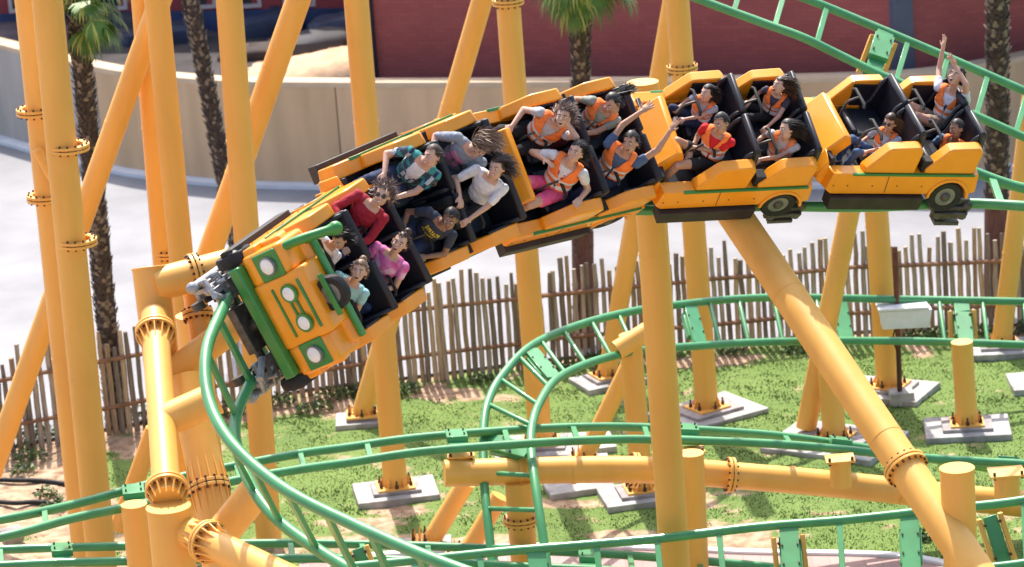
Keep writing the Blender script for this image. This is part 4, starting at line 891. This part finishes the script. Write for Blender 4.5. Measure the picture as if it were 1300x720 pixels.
def hair(parent, HC, HR, hs, style, m, blow, seed, grav):
    rr = random.Random(seed); mb = MB(); R3 = (.100*hs, .083*hs, .113*hs)
    def onface(d): return d.x > .30 and d.z < .60 or d.x > .05 and d.z < -.05 or d.z < -.60
    # cap following the skull
    n, mm = 22, 14; vs = []; idx = {}; fs = []
    for i in range(mm+1):
        t = pi*i/mm
        for j in range(n):
            a = 2*pi*j/n; d = Vector((sin(t)*cos(a), sin(t)*sin(a), cos(t))); k = 1+.05*noise.noise(d*4+Vector((seed, 0, 0))); vs.append(HC+HR @ Vector((d.x*R3[0]*k-.008*hs, d.y*R3[1]*k, d.z*R3[2]*k+.018*hs)))
    for i in range(mm):
        for j in range(n):
            t = pi*(i+.5)/mm; a = 2*pi*(j+.5)/n; d = Vector((sin(t)*cos(a), sin(t)*sin(a), cos(t)))
            if not onface(d): fs.append((i*n+j, (i+1)*n+j, (i+1)*n+(j+1) % n, i*n+(j+1) % n))
    mb.add(vs, fs)
    ln, cnt, curl, gr = {'short': (.035, 260, .35, .4), 'crop': (.018, 200, .2, .4), 'long': (.20, 520, .38, 1.0), 'medium': (.13, 420, .4, .9), 'curly': (.13, 560, 1.4, .1), 'pony': (.05, 240, .3, .8), 'bun': (.04, 300, .35, .6)}[style]
    blow = Vector(blow)
    for k in range(cnt):
        while True:
            d = Vector((rr.gauss(0, 1), rr.gauss(0, 1), rr.gauss(0, 1))).normalized()
            if not onface(d) and d.z > -.55: break
        L = ln*hs*rr.uniform(.35, 1.15); p = Vector((d.x*R3[0], d.y*R3[1], d.z*R3[2]))*1.0; path = [p*.96]
        v = (d*(.18 if style in ('short', 'crop') else .4)+(Vector((.1, .1, -.25)) if style in ('short', 'crop') else Vector((-.2, 0, 0)))+blow*.5).normalized()
        for q in range(5):
            v = (v*.75+(blow*gr*.8+grav*gr*.75)*.35+Vector((rr.gauss(0, 1), rr.gauss(0, 1), rr.gauss(0, 1)))*curl*.22).normalized(); np_ = path[-1]+v*L/5
            e = Vector((np_.x/R3[0], np_.y/R3[1], np_.z/R3[2]))
            if e.length < 1.02: np_ = np_*(1.03/e.length)
            path.append(np_)
        r0 = (.0055 if style != 'curly' else .0042)*hs
        mb.tube([HC+HR @ q for q in path], [r0, r0*1.15, r0, r0*.8, r0*.55, r0*.2], 3, cap=False)
    if style in ('pony', 'bun'):
        c = Vector((-.10, 0, .05))*hs
        if style == 'bun': mb.ball(HC+HR @ Vector((-.075*hs, 0, .125*hs)), .042*hs, 10, 8)
        for k in range(90):
            path = [c+Vector((rr.gauss(0, .012), rr.gauss(0, .014), rr.gauss(0, .014)))]; v = (Vector((-.6, 0, .2))+blow).normalized()
            for q in range(5): v = (v+blow*.25+Vector((rr.gauss(0, .16), rr.gauss(0, .16), rr.gauss(0, .16)))).normalized(); path.append(path[-1]+v*(.045 if style == 'pony' else .015)*hs)
            mb.tube([HC+HR @ q for q in path], [.005, .006, .006, .005, .003, .001], 3, cap=False)
    return mb.build('hair', m, parent)
def shell(parent, name, V_, Fc, Nv, sel, midx, mats, off):
    ids = np.unique(np.concatenate([Fc[i] for i in np.nonzero(sel)[0]])) if sel.any() else []
    if len(ids) == 0: return None
    mp = {v: k for k, v in enumerate(ids)}; n = len(ids); fi = np.nonzero(sel)[0]
    top = V_[ids]+Nv[ids]*off; bot = V_[ids]+Nv[ids]*off*.2
    fs = []; ms = []; edge = {}
    for i in fi:
        f = [mp[v] for v in Fc[i]]; fs.append(f); ms.append(int(midx[i]))
        for a, b in zip(f, f[1:]+f[:1]):
            if (b, a) in edge: del edge[(b, a)]
            else: edge[(a, b)] = int(midx[i])
    for (a, b), m in edge.items(): fs.append([b, a, a+n, b+n]); ms.append(m)
    me = bpy.data.meshes.new(name); me.from_pydata([tuple(v) for v in np.concatenate([top, bot])], [], fs)
    for m in mats: me.materials.append(m)
    me.polygons.foreach_set('material_index', ms); me.polygons.foreach_set('use_smooth', [True]*len(me.polygons)); me.update()
    o = bpy.data.objects.new(name, me); COL.objects.link(o); o.parent = parent; return o
RLOG = []
def rider(label, car, row, side, head_px, solve='x', s=None, skin='tan', shirt='white', shirt_c=(.7, .7, .7), sleeve=.5, pants=('jeans', (.03, .05, .12)), bare_legs=False, hairs=('short', 'black'), blow=(-.8, 0, .15),
          vest=True, yaw=0, pitch=0, roll=0, arms=None, modes=('grip', 'grip'), mouth='smile', glasses=False, pattern=None, shoes=(.25, .25, .27), knees=None, seed=0, dz=0, tw=None, face=(-.6, -.15, .8), hup=(.2, 1, 0)):
    M = CM[car]; Mi = M.inverted(); xr = .20 if row == 1 else -.53; ys = .30*side
    c0 = Mi @ CAMP; rd = Mi.to_3x3() @ ray(*head_px)
    if solve == 'x': t = (xr+.03-c0.x)/rd.x
    else: t = (ys-c0.y)/rd.y
    hp = c0+rd*t
    hip = Vector((xr, ys, .28+dz)) if solve == 'x' else Vector((hp.x-.02, ys, .28+dz))
    ax = hp-hip; L = ax.length
    if s is None: s = max(.72, min(1.05, L/.70))
    if abs(L-.70*s) > .02: hip = hp-ax.normalized()*.70*s      # keep the head on its measured place
    RLOG.append(('RIDER', label[:34], 'head', [round(v, 2) for v in hp], 'L', round(L, 2), 's', round(s, 2), 'hipz', round(hip.z, 2)))
    axn = ax.normalized(); root = empty('person', M @ Matrix.Translation(hip), label, 'person', 'riders on the coaster train')
    # torso frame in rider space
    fx = (Vector((1, 0, 0))-axn*axn.x).normalized(); fy_ = axn.cross(fx); TF = Matrix((fx, fy_, axn)).transposed()
    if tw is None: tw = {'A': .15, 'B': .4, 'C': .6, 'D': .8, 'E': .75}[car]
    TF0 = TF; TF = TF @ Matrix.Rotation(tw, 3, 'Z')
    P = Prims(); V3 = Vector
    def T(x, y, z): return TF @ V3((x, y, z))*s
    P.ell(T(0, 0, .04), (.115*s, .165*s, .10*s), TF, 2)                                   # pelvis
    P.ell(T(.0, 0, .18), (.098*s, .140*s, .14*s), TF, 1, 1)
    P.ell(T(-.005, 0, .34), (.108*s, .158*s, .165*s), TF, 1, 1)
    P.cap(T(-.01, .10, .455), T(-.01, -.10, .455), .062*s, .062*s, 1, 1)
    P.cap(T(-.005, 0, .47), T(.012, 0, .60), .052*s, .047*s, 0)                            # neck
    hs = s**.45; HC = TF @ V3((.02*s, 0, .70*s)); HR = head_rot(M, face, hup)
    def H(x, y, z): return HC+HR @ V3((x, y, z))*hs
    P.ell(H(-.008, 0, .022), (.094*hs, .076*hs, .100*hs), HR, 0); P.ell(H(.022, 0, -.045), (.066*hs, .056*hs, .068*hs), HR, 0); P.ell(H(.045, 0, -.085), (.030*hs, .030*hs, .022*hs), HR, 0)
    P.cap(H(.086, 0, .015), H(.106, 0, -.022), .010*hs, .0155*hs, 0)
    P.ell(H(.070, 0, .028), (.024*hs, .050*hs, .016*hs), HR, 0)
    for q in (-1, 1): P.ell(H(-.005, q*.079, -.01), (.020*hs, .009*hs, .031*hs), HR, 0); P.ell(H(.058, q*.036, -.03), (.030*hs, .024*hs, .026*hs), HR, 0)
    # legs
    kx = knees or ((.43, .13, .13), (.43, -.13, .13))
    for q, kk in zip((1, -1), kx):
        hj = T(0, .085*q, .03); kn = V3(kk)*s; an = kn+V3((.13, -.02*q, -.36))*s
        P.cap(hj, kn, .082*s, .060*s, 2); lm = 0 if bare_legs else 2
        if bare_legs: P.L[-1] = (hj, hj.lerp(kn, .62), .084*s, .072*s, 2, 0, None, None); P.cap(hj.lerp(kn, .55), kn, .064*s, .053*s, 0)
        P.cap(kn, kn.lerp(an, .35), (.052 if bare_legs else .060)*s, (.05 if bare_legs else .056)*s, lm); P.cap(kn.lerp(an, .35), an, (.05 if bare_legs else .056)*s, .037*s, lm)
        P.cap(an+V3((-.03, 0, -.03))*s, an+V3((.14, 0, -.06))*s, .042*s, .034*s, 3)
    # arms
    arms = arms or ((.34, .13, .24), (.34, -.13, .24)); armdirs = []
    for q, tg, md in zip((1, -1), arms, modes):
        S_ = T(-.005, .178*q, .455); tg = V3(tg[:3])*s
        
        if len(arms[0 if q == 1 else 1]) == 4:
            hx, hy, dd, _ = arms[0 if q == 1 else 1]; WM = M @ Matrix.Translation(hip); sd_ = ((WM @ S_)-CAMP).dot(FWD)+dd; tg = WM.inverted() @ pt(hx, hy, sd_)
        up = tg.z > .62*s; pole = V3((-.35, q*.9, -.9)) if not up else V3((-.3, q*.9, -.1))
        E_, W_ = ik(S_, tg, .255*s, .235*s, pole); sl = sleeve
        mid = S_.lerp(E_, min(1, sl))
        P.cap(S_, mid, .056*s, (.050-.006*sl)*s, 1); 
        if sl < 1: P.cap(mid, E_, .040*s, .036*s, 0); P.cap(E_, W_, .037*s, .025*s, 0)
        else: P.cap(mid, E_, .044*s, .042*s, 1); P.cap(E_, E_.lerp(W_, .85), .043*s, .034*s, 1); P.cap(E_.lerp(W_, .8), W_, .028*s, .025*s, 0)
        pn = V3((.9, 0, .1)) if up else V3((.2, 0, -1)); hand(P, W_, W_-E_, pn, s**.7, q, md)
    raw = P.raw().build('raw', SKIN[skin]); md_ = raw.modifiers.new('r', 'REMESH'); md_.mode = 'VOXEL'; md_.voxel_size = .0088; sm = raw.modifiers.new('s', 'SMOOTH'); sm.factor = .5; sm.iterations = 2
    dg_ = bpy.context.evaluated_depsgraph_get(); me = bpy.data.meshes.new_from_object(raw.evaluated_get(dg_)); bpy.data.objects.remove(raw)
    me.name = 'body'; me.materials.clear()
    nv = len(me.vertices); co = np.empty(nv*3, np.float32); me.vertices.foreach_get('co', co); co = co.reshape(-1, 3).astype(float)
    nf = len(me.polygons); fc = np.empty(nf*3, np.float32); me.polygons.foreach_get('center', fc); fc = fc.reshape(-1, 3).astype(float)
    own = P.owner(fc); mi = np.array([p[4] for p in P.L])[own]; tag = np.array([p[5] for p in P.L])[own]
    tl = fc @ np.array(TF)/s                                                               # torso coordinates
    nm = np.empty(nv*3, np.float32); me.vertices.foreach_get('normal', nm); nm = nm.reshape(-1, 3).astype(float)
    # cloth folds: displace clothing vertices a little
    vo = np.zeros(nv); lt = np.empty(nf, np.int32); me.polygons.foreach_get('loop_total', lt); ls = np.empty(nf, np.int32); me.polygons.foreach_get('loop_start', ls); vi = np.empty(len(me.loops), np.int32); me.loops.foreach_get('vertex_index', vi)
    Fc = [vi[a:a+b] for a, b in zip(ls, lt)]
    clothv = np.zeros(nv, bool); skinv = np.zeros(nv, bool)
    fidx = np.repeat(np.arange(nf), lt); clothv[vi[(mi[fidx] > 0)]] = True; skinv[vi[(mi[fidx] == 0)]] = True
    cl_ = clothv & ~skinv
    fold = np.sin(co[:, 0]*55+co[:, 2]*38+seed)*np.sin(co[:, 1]*42-co[:, 2]*60+seed*2)*.0032+np.sin(co[:, 2]*95+co[:, 1]*30)*.0012
    co[cl_] += nm[cl_]*(fold[cl_]+.003)[:, None]; me.vertices.foreach_set('co', co.astype(np.float32).reshape(-1))
    mats = [SKIN[skin], cloth(shirt, shirt_c), cloth(pants[0], pants[1]), cloth('shoe_%d' % int(shoes[0]*100), shoes)]
    neck = (tag == 1) & (tl[:, 2] > .468) & (np.hypot(tl[:, 0]-.03, tl[:, 1]) < .088); mi[neck] = 0
    if pattern:
        extra = pattern[0](tl, fc, (mi == 1)); base = len(mats)
        for k, mm_ in enumerate(pattern[1]): mats.append(mm_); mi[(extra == k+1) & (mi == 1)] = base+k
    for m in mats: me.materials.append(m)
    me.polygons.foreach_set('material_index', mi.astype(np.int32)); me.polygons.foreach_set('use_smooth', [True]*nf); me.update()
    bo = bpy.data.objects.new('body', me); COL.objects.link(bo); bo.parent = root
    if vest:
        y_, z_, x_ = tl[:, 1], tl[:, 2], tl[:, 0]
        vsel = (tag == 1) & (z_ > .07) & ~((x_ > 0) & (abs(y_) < .012+.075*np.clip((z_-.30)/.2, 0, 1))) & ~neck & (abs(y_) < .19)
        vm = np.zeros(nf, int); vm[((z_ > .165) & (z_ < .215)) | ((z_ > .27) & (z_ < .32))] = 1
        shell(root, 'safety_vest', co, Fc, nm, vsel, vm, [ORG, SILV], .017)
    hair(root, HC, HR, hs, hairs[0], HAIRM[hairs[1]], HR.transposed() @ Vector(blow), seed+3, HR.transposed() @ (M.to_3x3().inverted() @ Vector((0, 0, -1))))
    for q in (-1, 1):
        e_ = MB().ball(H(.082, q*.031, .004), (.010*hs, .014*hs, .009*hs), 10, 6, HR).build('eye', EYEW, root); MB().ball(H(.0895, q*.031, .004), (.0045*hs, .007*hs, .007*hs), 8, 5, HR).build('iris', EYED, e_)
        MB().tube([H(.090, q*.014, .024), H(.092, q*.032, .031), H(.080, q*.052, .024)], .0038*hs, 5).build('eyebrow', HAIRM['black' if hairs[1] in ('black', 'greybrown', 'light') else hairs[1]], root)
    if mouth == 'open': o_ = MB().ball(H(.079, 0, -.062), (.014*hs, .020*hs, .017*hs), 12, 8, HR).build('mouth', mat('mouth_inside', (.10, .02, .02), .5), root); MB().box(H(.092, 0, -.052), (.004*hs, .026*hs, .006*hs), HR).build('teeth', TEETH, o_)
    elif mouth == 'smile': o_ = MB().ball(H(.081, 0, -.058), (.012*hs, .024*hs, .009*hs), 12, 8, HR).build('mouth', LIP, root); MB().box(H(.0925, 0, -.0565), (.004*hs, .030*hs, .008*hs), HR).build('teeth', TEETH, o_)
    else: MB().ball(H(.082, 0, -.058), (.010*hs, .018*hs, .006*hs), 12, 8, HR).build('mouth', LIP, root)
    if glasses:
        g_ = MB()
        for q in (-1, 1): g_.ball(H(.094, q*.033, .006), (.010*hs, .027*hs, .019*hs), 12, 6, HR); g_.tube([H(.092, q*.055, .010), H(.0, q*.083, .010)], .003, 5)
        g_.tube([H(.098, -.01, .01), H(.098, .01, .01)], .003, 5); g_.build('sunglasses', GLS, root)
    return root, TF, s
# ---- prints and weaves on shirts (faces of the cloth itself coloured)
def pat_plaid(tl, fc, m):
    y, z = tl[:, 1], tl[:, 2]; e = np.zeros(len(tl), int)
    a = np.abs(((z*9+.3*y) % 1)-.5) < .16; b = np.abs(((y*9) % 1)-.5) < .16; e[a] = 1; e[b] = 2; e[a & b] = 3; e[(tl[:, 0] > .02) & (np.abs(y) < .07*np.clip((z-.16)/.2, 0, 1)) & (z > .2)] = 4; return e
def pat_letters(tl, fc, m):
    y, z, x = tl[:, 1], tl[:, 2], tl[:, 0]; e = np.zeros(len(tl), int)
    r1 = (z > .34) & (z < .405) & (y < .10) & (y > -.08) & (((y*38) % 1) < .62) & ~((z > .365) & (z < .38) & (((y*19) % 1) < .5)); r2 = (z > .26) & (z < .31) & (y < .08) & (y > -.10) & (((y*34+.3) % 1) < .6)
    e[(r1 | r2) & (x > .03)] = 1; return e
def pat_dots(tl, fc, m):
    y, z, x = tl[:, 1], tl[:, 2], tl[:, 0]; e = np.zeros(len(tl), int); r_ = random.Random(5)
    for k in range(22):
        cy, cz, rd = r_.uniform(-.10, .10), r_.uniform(.12, .42), r_.uniform(.009, .02); e[(np.hypot(y-cy, z-cz) < rd) & (x > 0)] = 1+k % 3
    return e
def pat_redband(tl, fc, m):
    y, z, x = tl[:, 1], tl[:, 2], tl[:, 0]; e = np.zeros(len(tl), int); e[(x > .02) & (z > .12) & (z < .21) & (y > -.12) & (y < .07)] = 1; e[(x > .02) & (z > .30) & (z < .315) & (np.abs(y) < .07)] = 2; return e
def pat_pinkpanel(tl, fc, m):
    y, z, x = tl[:, 1], tl[:, 2], tl[:, 0]; e = np.zeros(len(tl), int); e[(z > .16) & (z < .38) & (y < .06) & (y > -.1)] = 1; return e
def pat_tiedye(tl, fc, m):
    e = np.zeros(len(tl), int); q = np.sin(tl[:, 1]*40+np.sin(tl[:, 2]*30)*2)+np.sin(tl[:, 2]*36+tl[:, 0]*20); e[q > .6] = 1; e[q < -.9] = 2; return e
def pat_bird(tl, fc, m):
    y, z, x = tl[:, 1], tl[:, 2], tl[:, 0]; e = np.zeros(len(tl), int); e[(x > .02) & (z > .27) & (z < .36) & (np.abs(y-.01) < .035-(np.abs(z-.315))*.6)] = 1; return e
def pat_stripe(tl, fc, m):
    e = np.zeros(len(tl), int); e[(np.abs(tl[:, 1]+.07) < .010) & (tl[:, 0] > 0)] = 1; return e
W_ = (.72, .72, .74); NAVY = ('navy_jeans', (.02, .035, .09)); BLKP = ('black_trousers', (.012, .012, .015)); up = lambda q, x=.0, y=.0: (x+.02, y, q)
BAR = ((.33, .13, .22), (.33, -.13, .22))
# lead car
rider('girl in pale turquoise t-shirt laughing, near front seat of the lead car', 'A', 1, 1, (457, 343), skin='light', shirt='turquoise', shirt_c=(.33, .62, .66), sleeve=.45, hairs=('bun', 'light'), blow=(-.15, -.1, .0), vest=False, yaw=.15, pitch=-.25, mouth='open', pattern=(pat_redband, [cloth('red_print', (.55, .02, .03)), cloth('blue_print', (.08, .2, .5))]), face=(-.15, -.1, 1), hup=(.25, 1, 0), seed=1, arms=((.26, .10, .20), (.30, -.10, .18)))
rider('rider in white t-shirt with dark hair half hidden by the green grip', 'A', 1, -1, (432, 303), skin='tan', shirt='white', shirt_c=W_, sleeve=.5, hairs=('medium', 'black'), blow=(-.2, -.2, .7), vest=False, pitch=.5, mouth='closed', pattern=(pat_dots, [cloth('grey_print', (.2, .2, .22)), cloth('dark_print', (.06, .06, .07)), cloth('grey_print2', (.35, .35, .36))]), face=(-.4, -.6, .6), hup=(.2, 1, 0), seed=2)
rider('girl in pink tie-dye t-shirt screaming, near second seat of the lead car', 'A', 2, 1, (509, 307), skin='light', shirt='pink', shirt_c=(.75, .22, .48), sleeve=.45, hairs=('bun', 'brown'), blow=(-.2, -.2, .7), vest=False, yaw=.2, pitch=-.35, mouth='open', pattern=(pat_tiedye, [cloth('pink_pale', (.82, .48, .66)), cloth('pink_deep', (.66, .12, .38))]), face=(-.25, -.1, 1), hup=(.5, .85, 0), seed=3, arms=((.24, .06, .22), (.26, -.10, .20)))
rider('person in dark red sweater and sunglasses with wild curly hair', 'A', 2, -1, (487, 246), skin='light', shirt='dark_red', shirt_c=(.36, .012, .03), sleeve=1, hairs=('curly', 'greybrown'), blow=(-.3, -.1, .5), vest=False, yaw=.1, pitch=-.1, glasses=True, face=(-.2, -.2, .95), hup=(.35, 1, 0), seed=4, s=1.0)
# second car
rider('boy in dark navy t-shirt with yellow lettering, near front seat of the second car', 'B', 1, 1, (573, 276), skin='brown', shirt='dark_navy', shirt_c=(.035, .045, .075), sleeve=.5, hairs=('short', 'black'), vest=False, pitch=.35, yaw=.1, mouth='closed', pattern=(pat_letters, [cloth('yellow_print', (.75, .62, .03))]), face=(-.25, -.5, .8), hup=(.25, 1, 0), seed=5, arms=((541, 326, 0, 0), (.33, -.13, .2)), modes=('relax', 'grip'), dz=.05)
rider('boy in teal plaid shirt over white, looking left from the second car', 'B', 1, -1, (551, 197), skin='light', shirt='dark_plaid', shirt_c=(.04, .07, .10), sleeve=.6, pants=NAVY, hairs=('short', 'brown'), vest=False, yaw=.35, mouth='smile', pattern=(pat_plaid, [cloth('teal_check', (.04, .28, .27)), cloth('pale_check', (.45, .52, .55)), cloth('navy_check', (.02, .03, .08)), cloth('white_tee', (.75, .75, .77))]), face=(-.75, -.05, .65), hup=(.2, 1, 0), seed=6)
rider('woman in white blouse with long brown hair, near rear seat of the second car', 'B', 2, 1, (632, 212), skin='light', shirt='white_blouse', shirt_c=(.74, .74, .77), sleeve=.75, pants=BLKP, hairs=('long', 'brown'), blow=(-.6, -.1, .1), vest=False, yaw=.25, face=(-.45, -.2, .87), hup=(.15, 1, 0), seed=7, s=.98)
rider('person with head bowed and hair flying, grey top with pink panel', 'B', 2, -1, (612, 183), skin='light', shirt='grey_blue', shirt_c=(.28, .31, .37), sleeve=.9, hairs=('long', 'light'), blow=(-.25, -.1, .6), vest=False, pitch=.8, yaw=.3, mouth='closed', pattern=(pat_pinkpanel, [cloth('pink_panel', (.70, .25, .45))]), face=(-.4, -.85, .3), hup=(-.3, .6, .8), seed=8)
# third car
rider('girl in printed white tee, orange vest and pink shorts, in the third car', 'C', 1, 1, (733, 191), skin='light', shirt='white', shirt_c=W_, sleeve=.45, pants=('hot_pink_shorts', (.85, .12, .30)), bare_legs=True, hairs=('medium', 'black'), blow=(-.7, 0, .0), yaw=.35, mouth='smile', pattern=(pat_dots, [cloth('red_print', (.55, .02, .03)), cloth('dark_print', (.06, .06, .07)), cloth('blue_print', (.08, .2, .5))]), face=(-.4, 0, .9), hup=(.4, 1, 0), seed=9, arms=((737, 252, 0, 0), (692, 203, -.05, 0)), modes=('relax', 'relax'))
rider('person with frizzy pale curly hair, hand before the face, in orange vest', 'C', 1, -1, (716, 147), skin='light', shirt='pale_grey_tee', shirt_c=(.5, .5, .52), sleeve=.3, pants=BLKP, hairs=('curly', 'greybrown'), blow=(-.5, .1, .35), yaw=.3, mouth='open', face=(-.2, -.1, 1), hup=(.25, 1, 0), seed=10, arms=((716, 150, -.26, 0), (.33, -.13, .2)), modes=('open', 'grip'))
rider('boy in blue shirt and orange vest raising both arms at the third car tail', 'C', 2, 1, (803, 178), skin='tan', shirt='denim_blue', shirt_c=(.07, .12, .23), sleeve=.35, pants=NAVY, hairs=('short', 'black'), yaw=.4, mouth='open', face=(-.5, -.25, .85), hup=(.15, 1, 0), seed=11, arms=((851, 166, -.05, 0), (826, 130, .1, 0)), modes=('open', 'open'))
rider('person with black ponytail, grey tee and orange vest, far rear seat of the third car', 'C', 2, -1, (780, 130), skin='tan', shirt='grey_green', shirt_c=(.30, .33, .28), sleeve=.45, pants=('maroon_trousers', (.10, .012, .02)), hairs=('pony', 'black'), blow=(-.7, 0, .35), pitch=.3, yaw=.3, mouth='closed', face=(-.7, -.5, .5), hup=(.1, 1, 0), seed=12)
# fourth car
rider('boy in bright red t-shirt and orange vest with bare knees', 'D', 1, 1, (917, 156), 'y', skin='tan', shirt='red', shirt_c=(.62, .012, .02), sleeve=.5, pants=BLKP, bare_legs=True, hairs=('crop', 'black'), yaw=-.1, pitch=.15, mouth='closed', face=(-.7, -.4, .6), hup=(.1, 1, 0), seed=13, arms=((.24, -.04, .20), (.26, -.02, .14)), modes=('relax', 'relax'), knees=((.48, .16, .12), (.45, -.10, .26)), s=.92)
rider('woman in pale grey tee and orange vest with raised denim knees, fourth car', 'D', 1, -1, (899, 118), 'y', skin='light', shirt='pale_grey_blue', shirt_c=(.40, .46, .55), sleeve=.45, pants=NAVY, hairs=('medium', 'black'), blow=(-.7, 0, -.1), yaw=.5, mouth='smile', face=(-.7, 0, .7), hup=(.35, 1, 0), seed=14, knees=((.46, .12, .20), (.46, -.12, .24)))
rider('girl with dark streaming hair in orange vest, near rear seat of the fourth car', 'D', 2, 1, (1001, 163), 'y', skin='light', shirt='pale_sleeve', shirt_c=(.5, .48, .5), sleeve=.35, pants=BLKP, hairs=('long', 'black'), blow=(-1, -.1, -.05), yaw=.1, face=(-.9, -.05, .45), hup=(.1, 1, 0), seed=15, s=.86)
rider('woman reaching down to the bar in orange vest, far rear seat of the fourth car', 'D', 2, -1, (991, 108), 'y', skin='light', shirt='black_floral', shirt_c=(.06, .05, .08), sleeve=.35, pants=BLKP, hairs=('long', 'brown'), blow=(-.9, 0, .25), yaw=.35, mouth='open', face=(-.75, .1, .65), hup=(.4, 1, 0), seed=16, arms=((966, 172, -.05, 0), (.33, -.13, .2)), modes=('grip', 'grip'))
# last car
rider('small child in orange vest and blue jeans slouching in the last car front seat', 'E', 1, 1, (1131, 155), 'y', skin='tan', shirt='pale_blue', shirt_c=(.45, .55, .66), sleeve=.9, pants=('light_jeans', (.06, .12, .25)), hairs=('medium', 'brown'), blow=(-.6, 0, -.1), pitch=-.1, glasses=True, face=(-.55, -.35, .75), hup=(.35, 1, 0), seed=17, s=.74, shoes=(.5, .5, .52), knees=((.50, .12, .22), (.52, -.12, .30)), dz=-.08)
rider('boy in blue shirt and orange vest holding the bar, last seat nearest the camera', 'E', 2, 1, (1216, 163), 'y', skin='brown', shirt='blue_check', shirt_c=(.12, .22, .42), sleeve=.9, pants=('navy_jeans', (.02, .035, .09)), hairs=('crop', 'black'), yaw=.0, face=(-.85, -.15, .5), hup=(.1, 1, 0), seed=18, s=.84, arms=((.34, .05, .24), (.34, -.12, .26)), shoes=(.3, .3, .32), knees=((.47, .12, .20), (.46, -.12, .26)), dz=-.05)
rider('man in white shirt and orange vest throwing one arm high, last row far seat', 'E', 2, -1, (1215, 97), 'y', skin='light', shirt='white_shirt', shirt_c=(.66, .70, .78), sleeve=.4, pants=('khaki_shorts', (.30, .22, .16)), bare_legs=True, hairs=('short', 'black'), yaw=.2, pitch=-.25, mouth='open', face=(-.5, .3, .8), hup=(.4, 1, 0), seed=19, s=1.0, arms=((1213, 84, -.15, 0), (1197, 62, .05, 0)), modes=('open', 'open'), knees=((.45, .14, .24), (.45, -.12, .22)), pattern=(pat_bird, [cloth('dark_print', (.06, .06, .07))]))
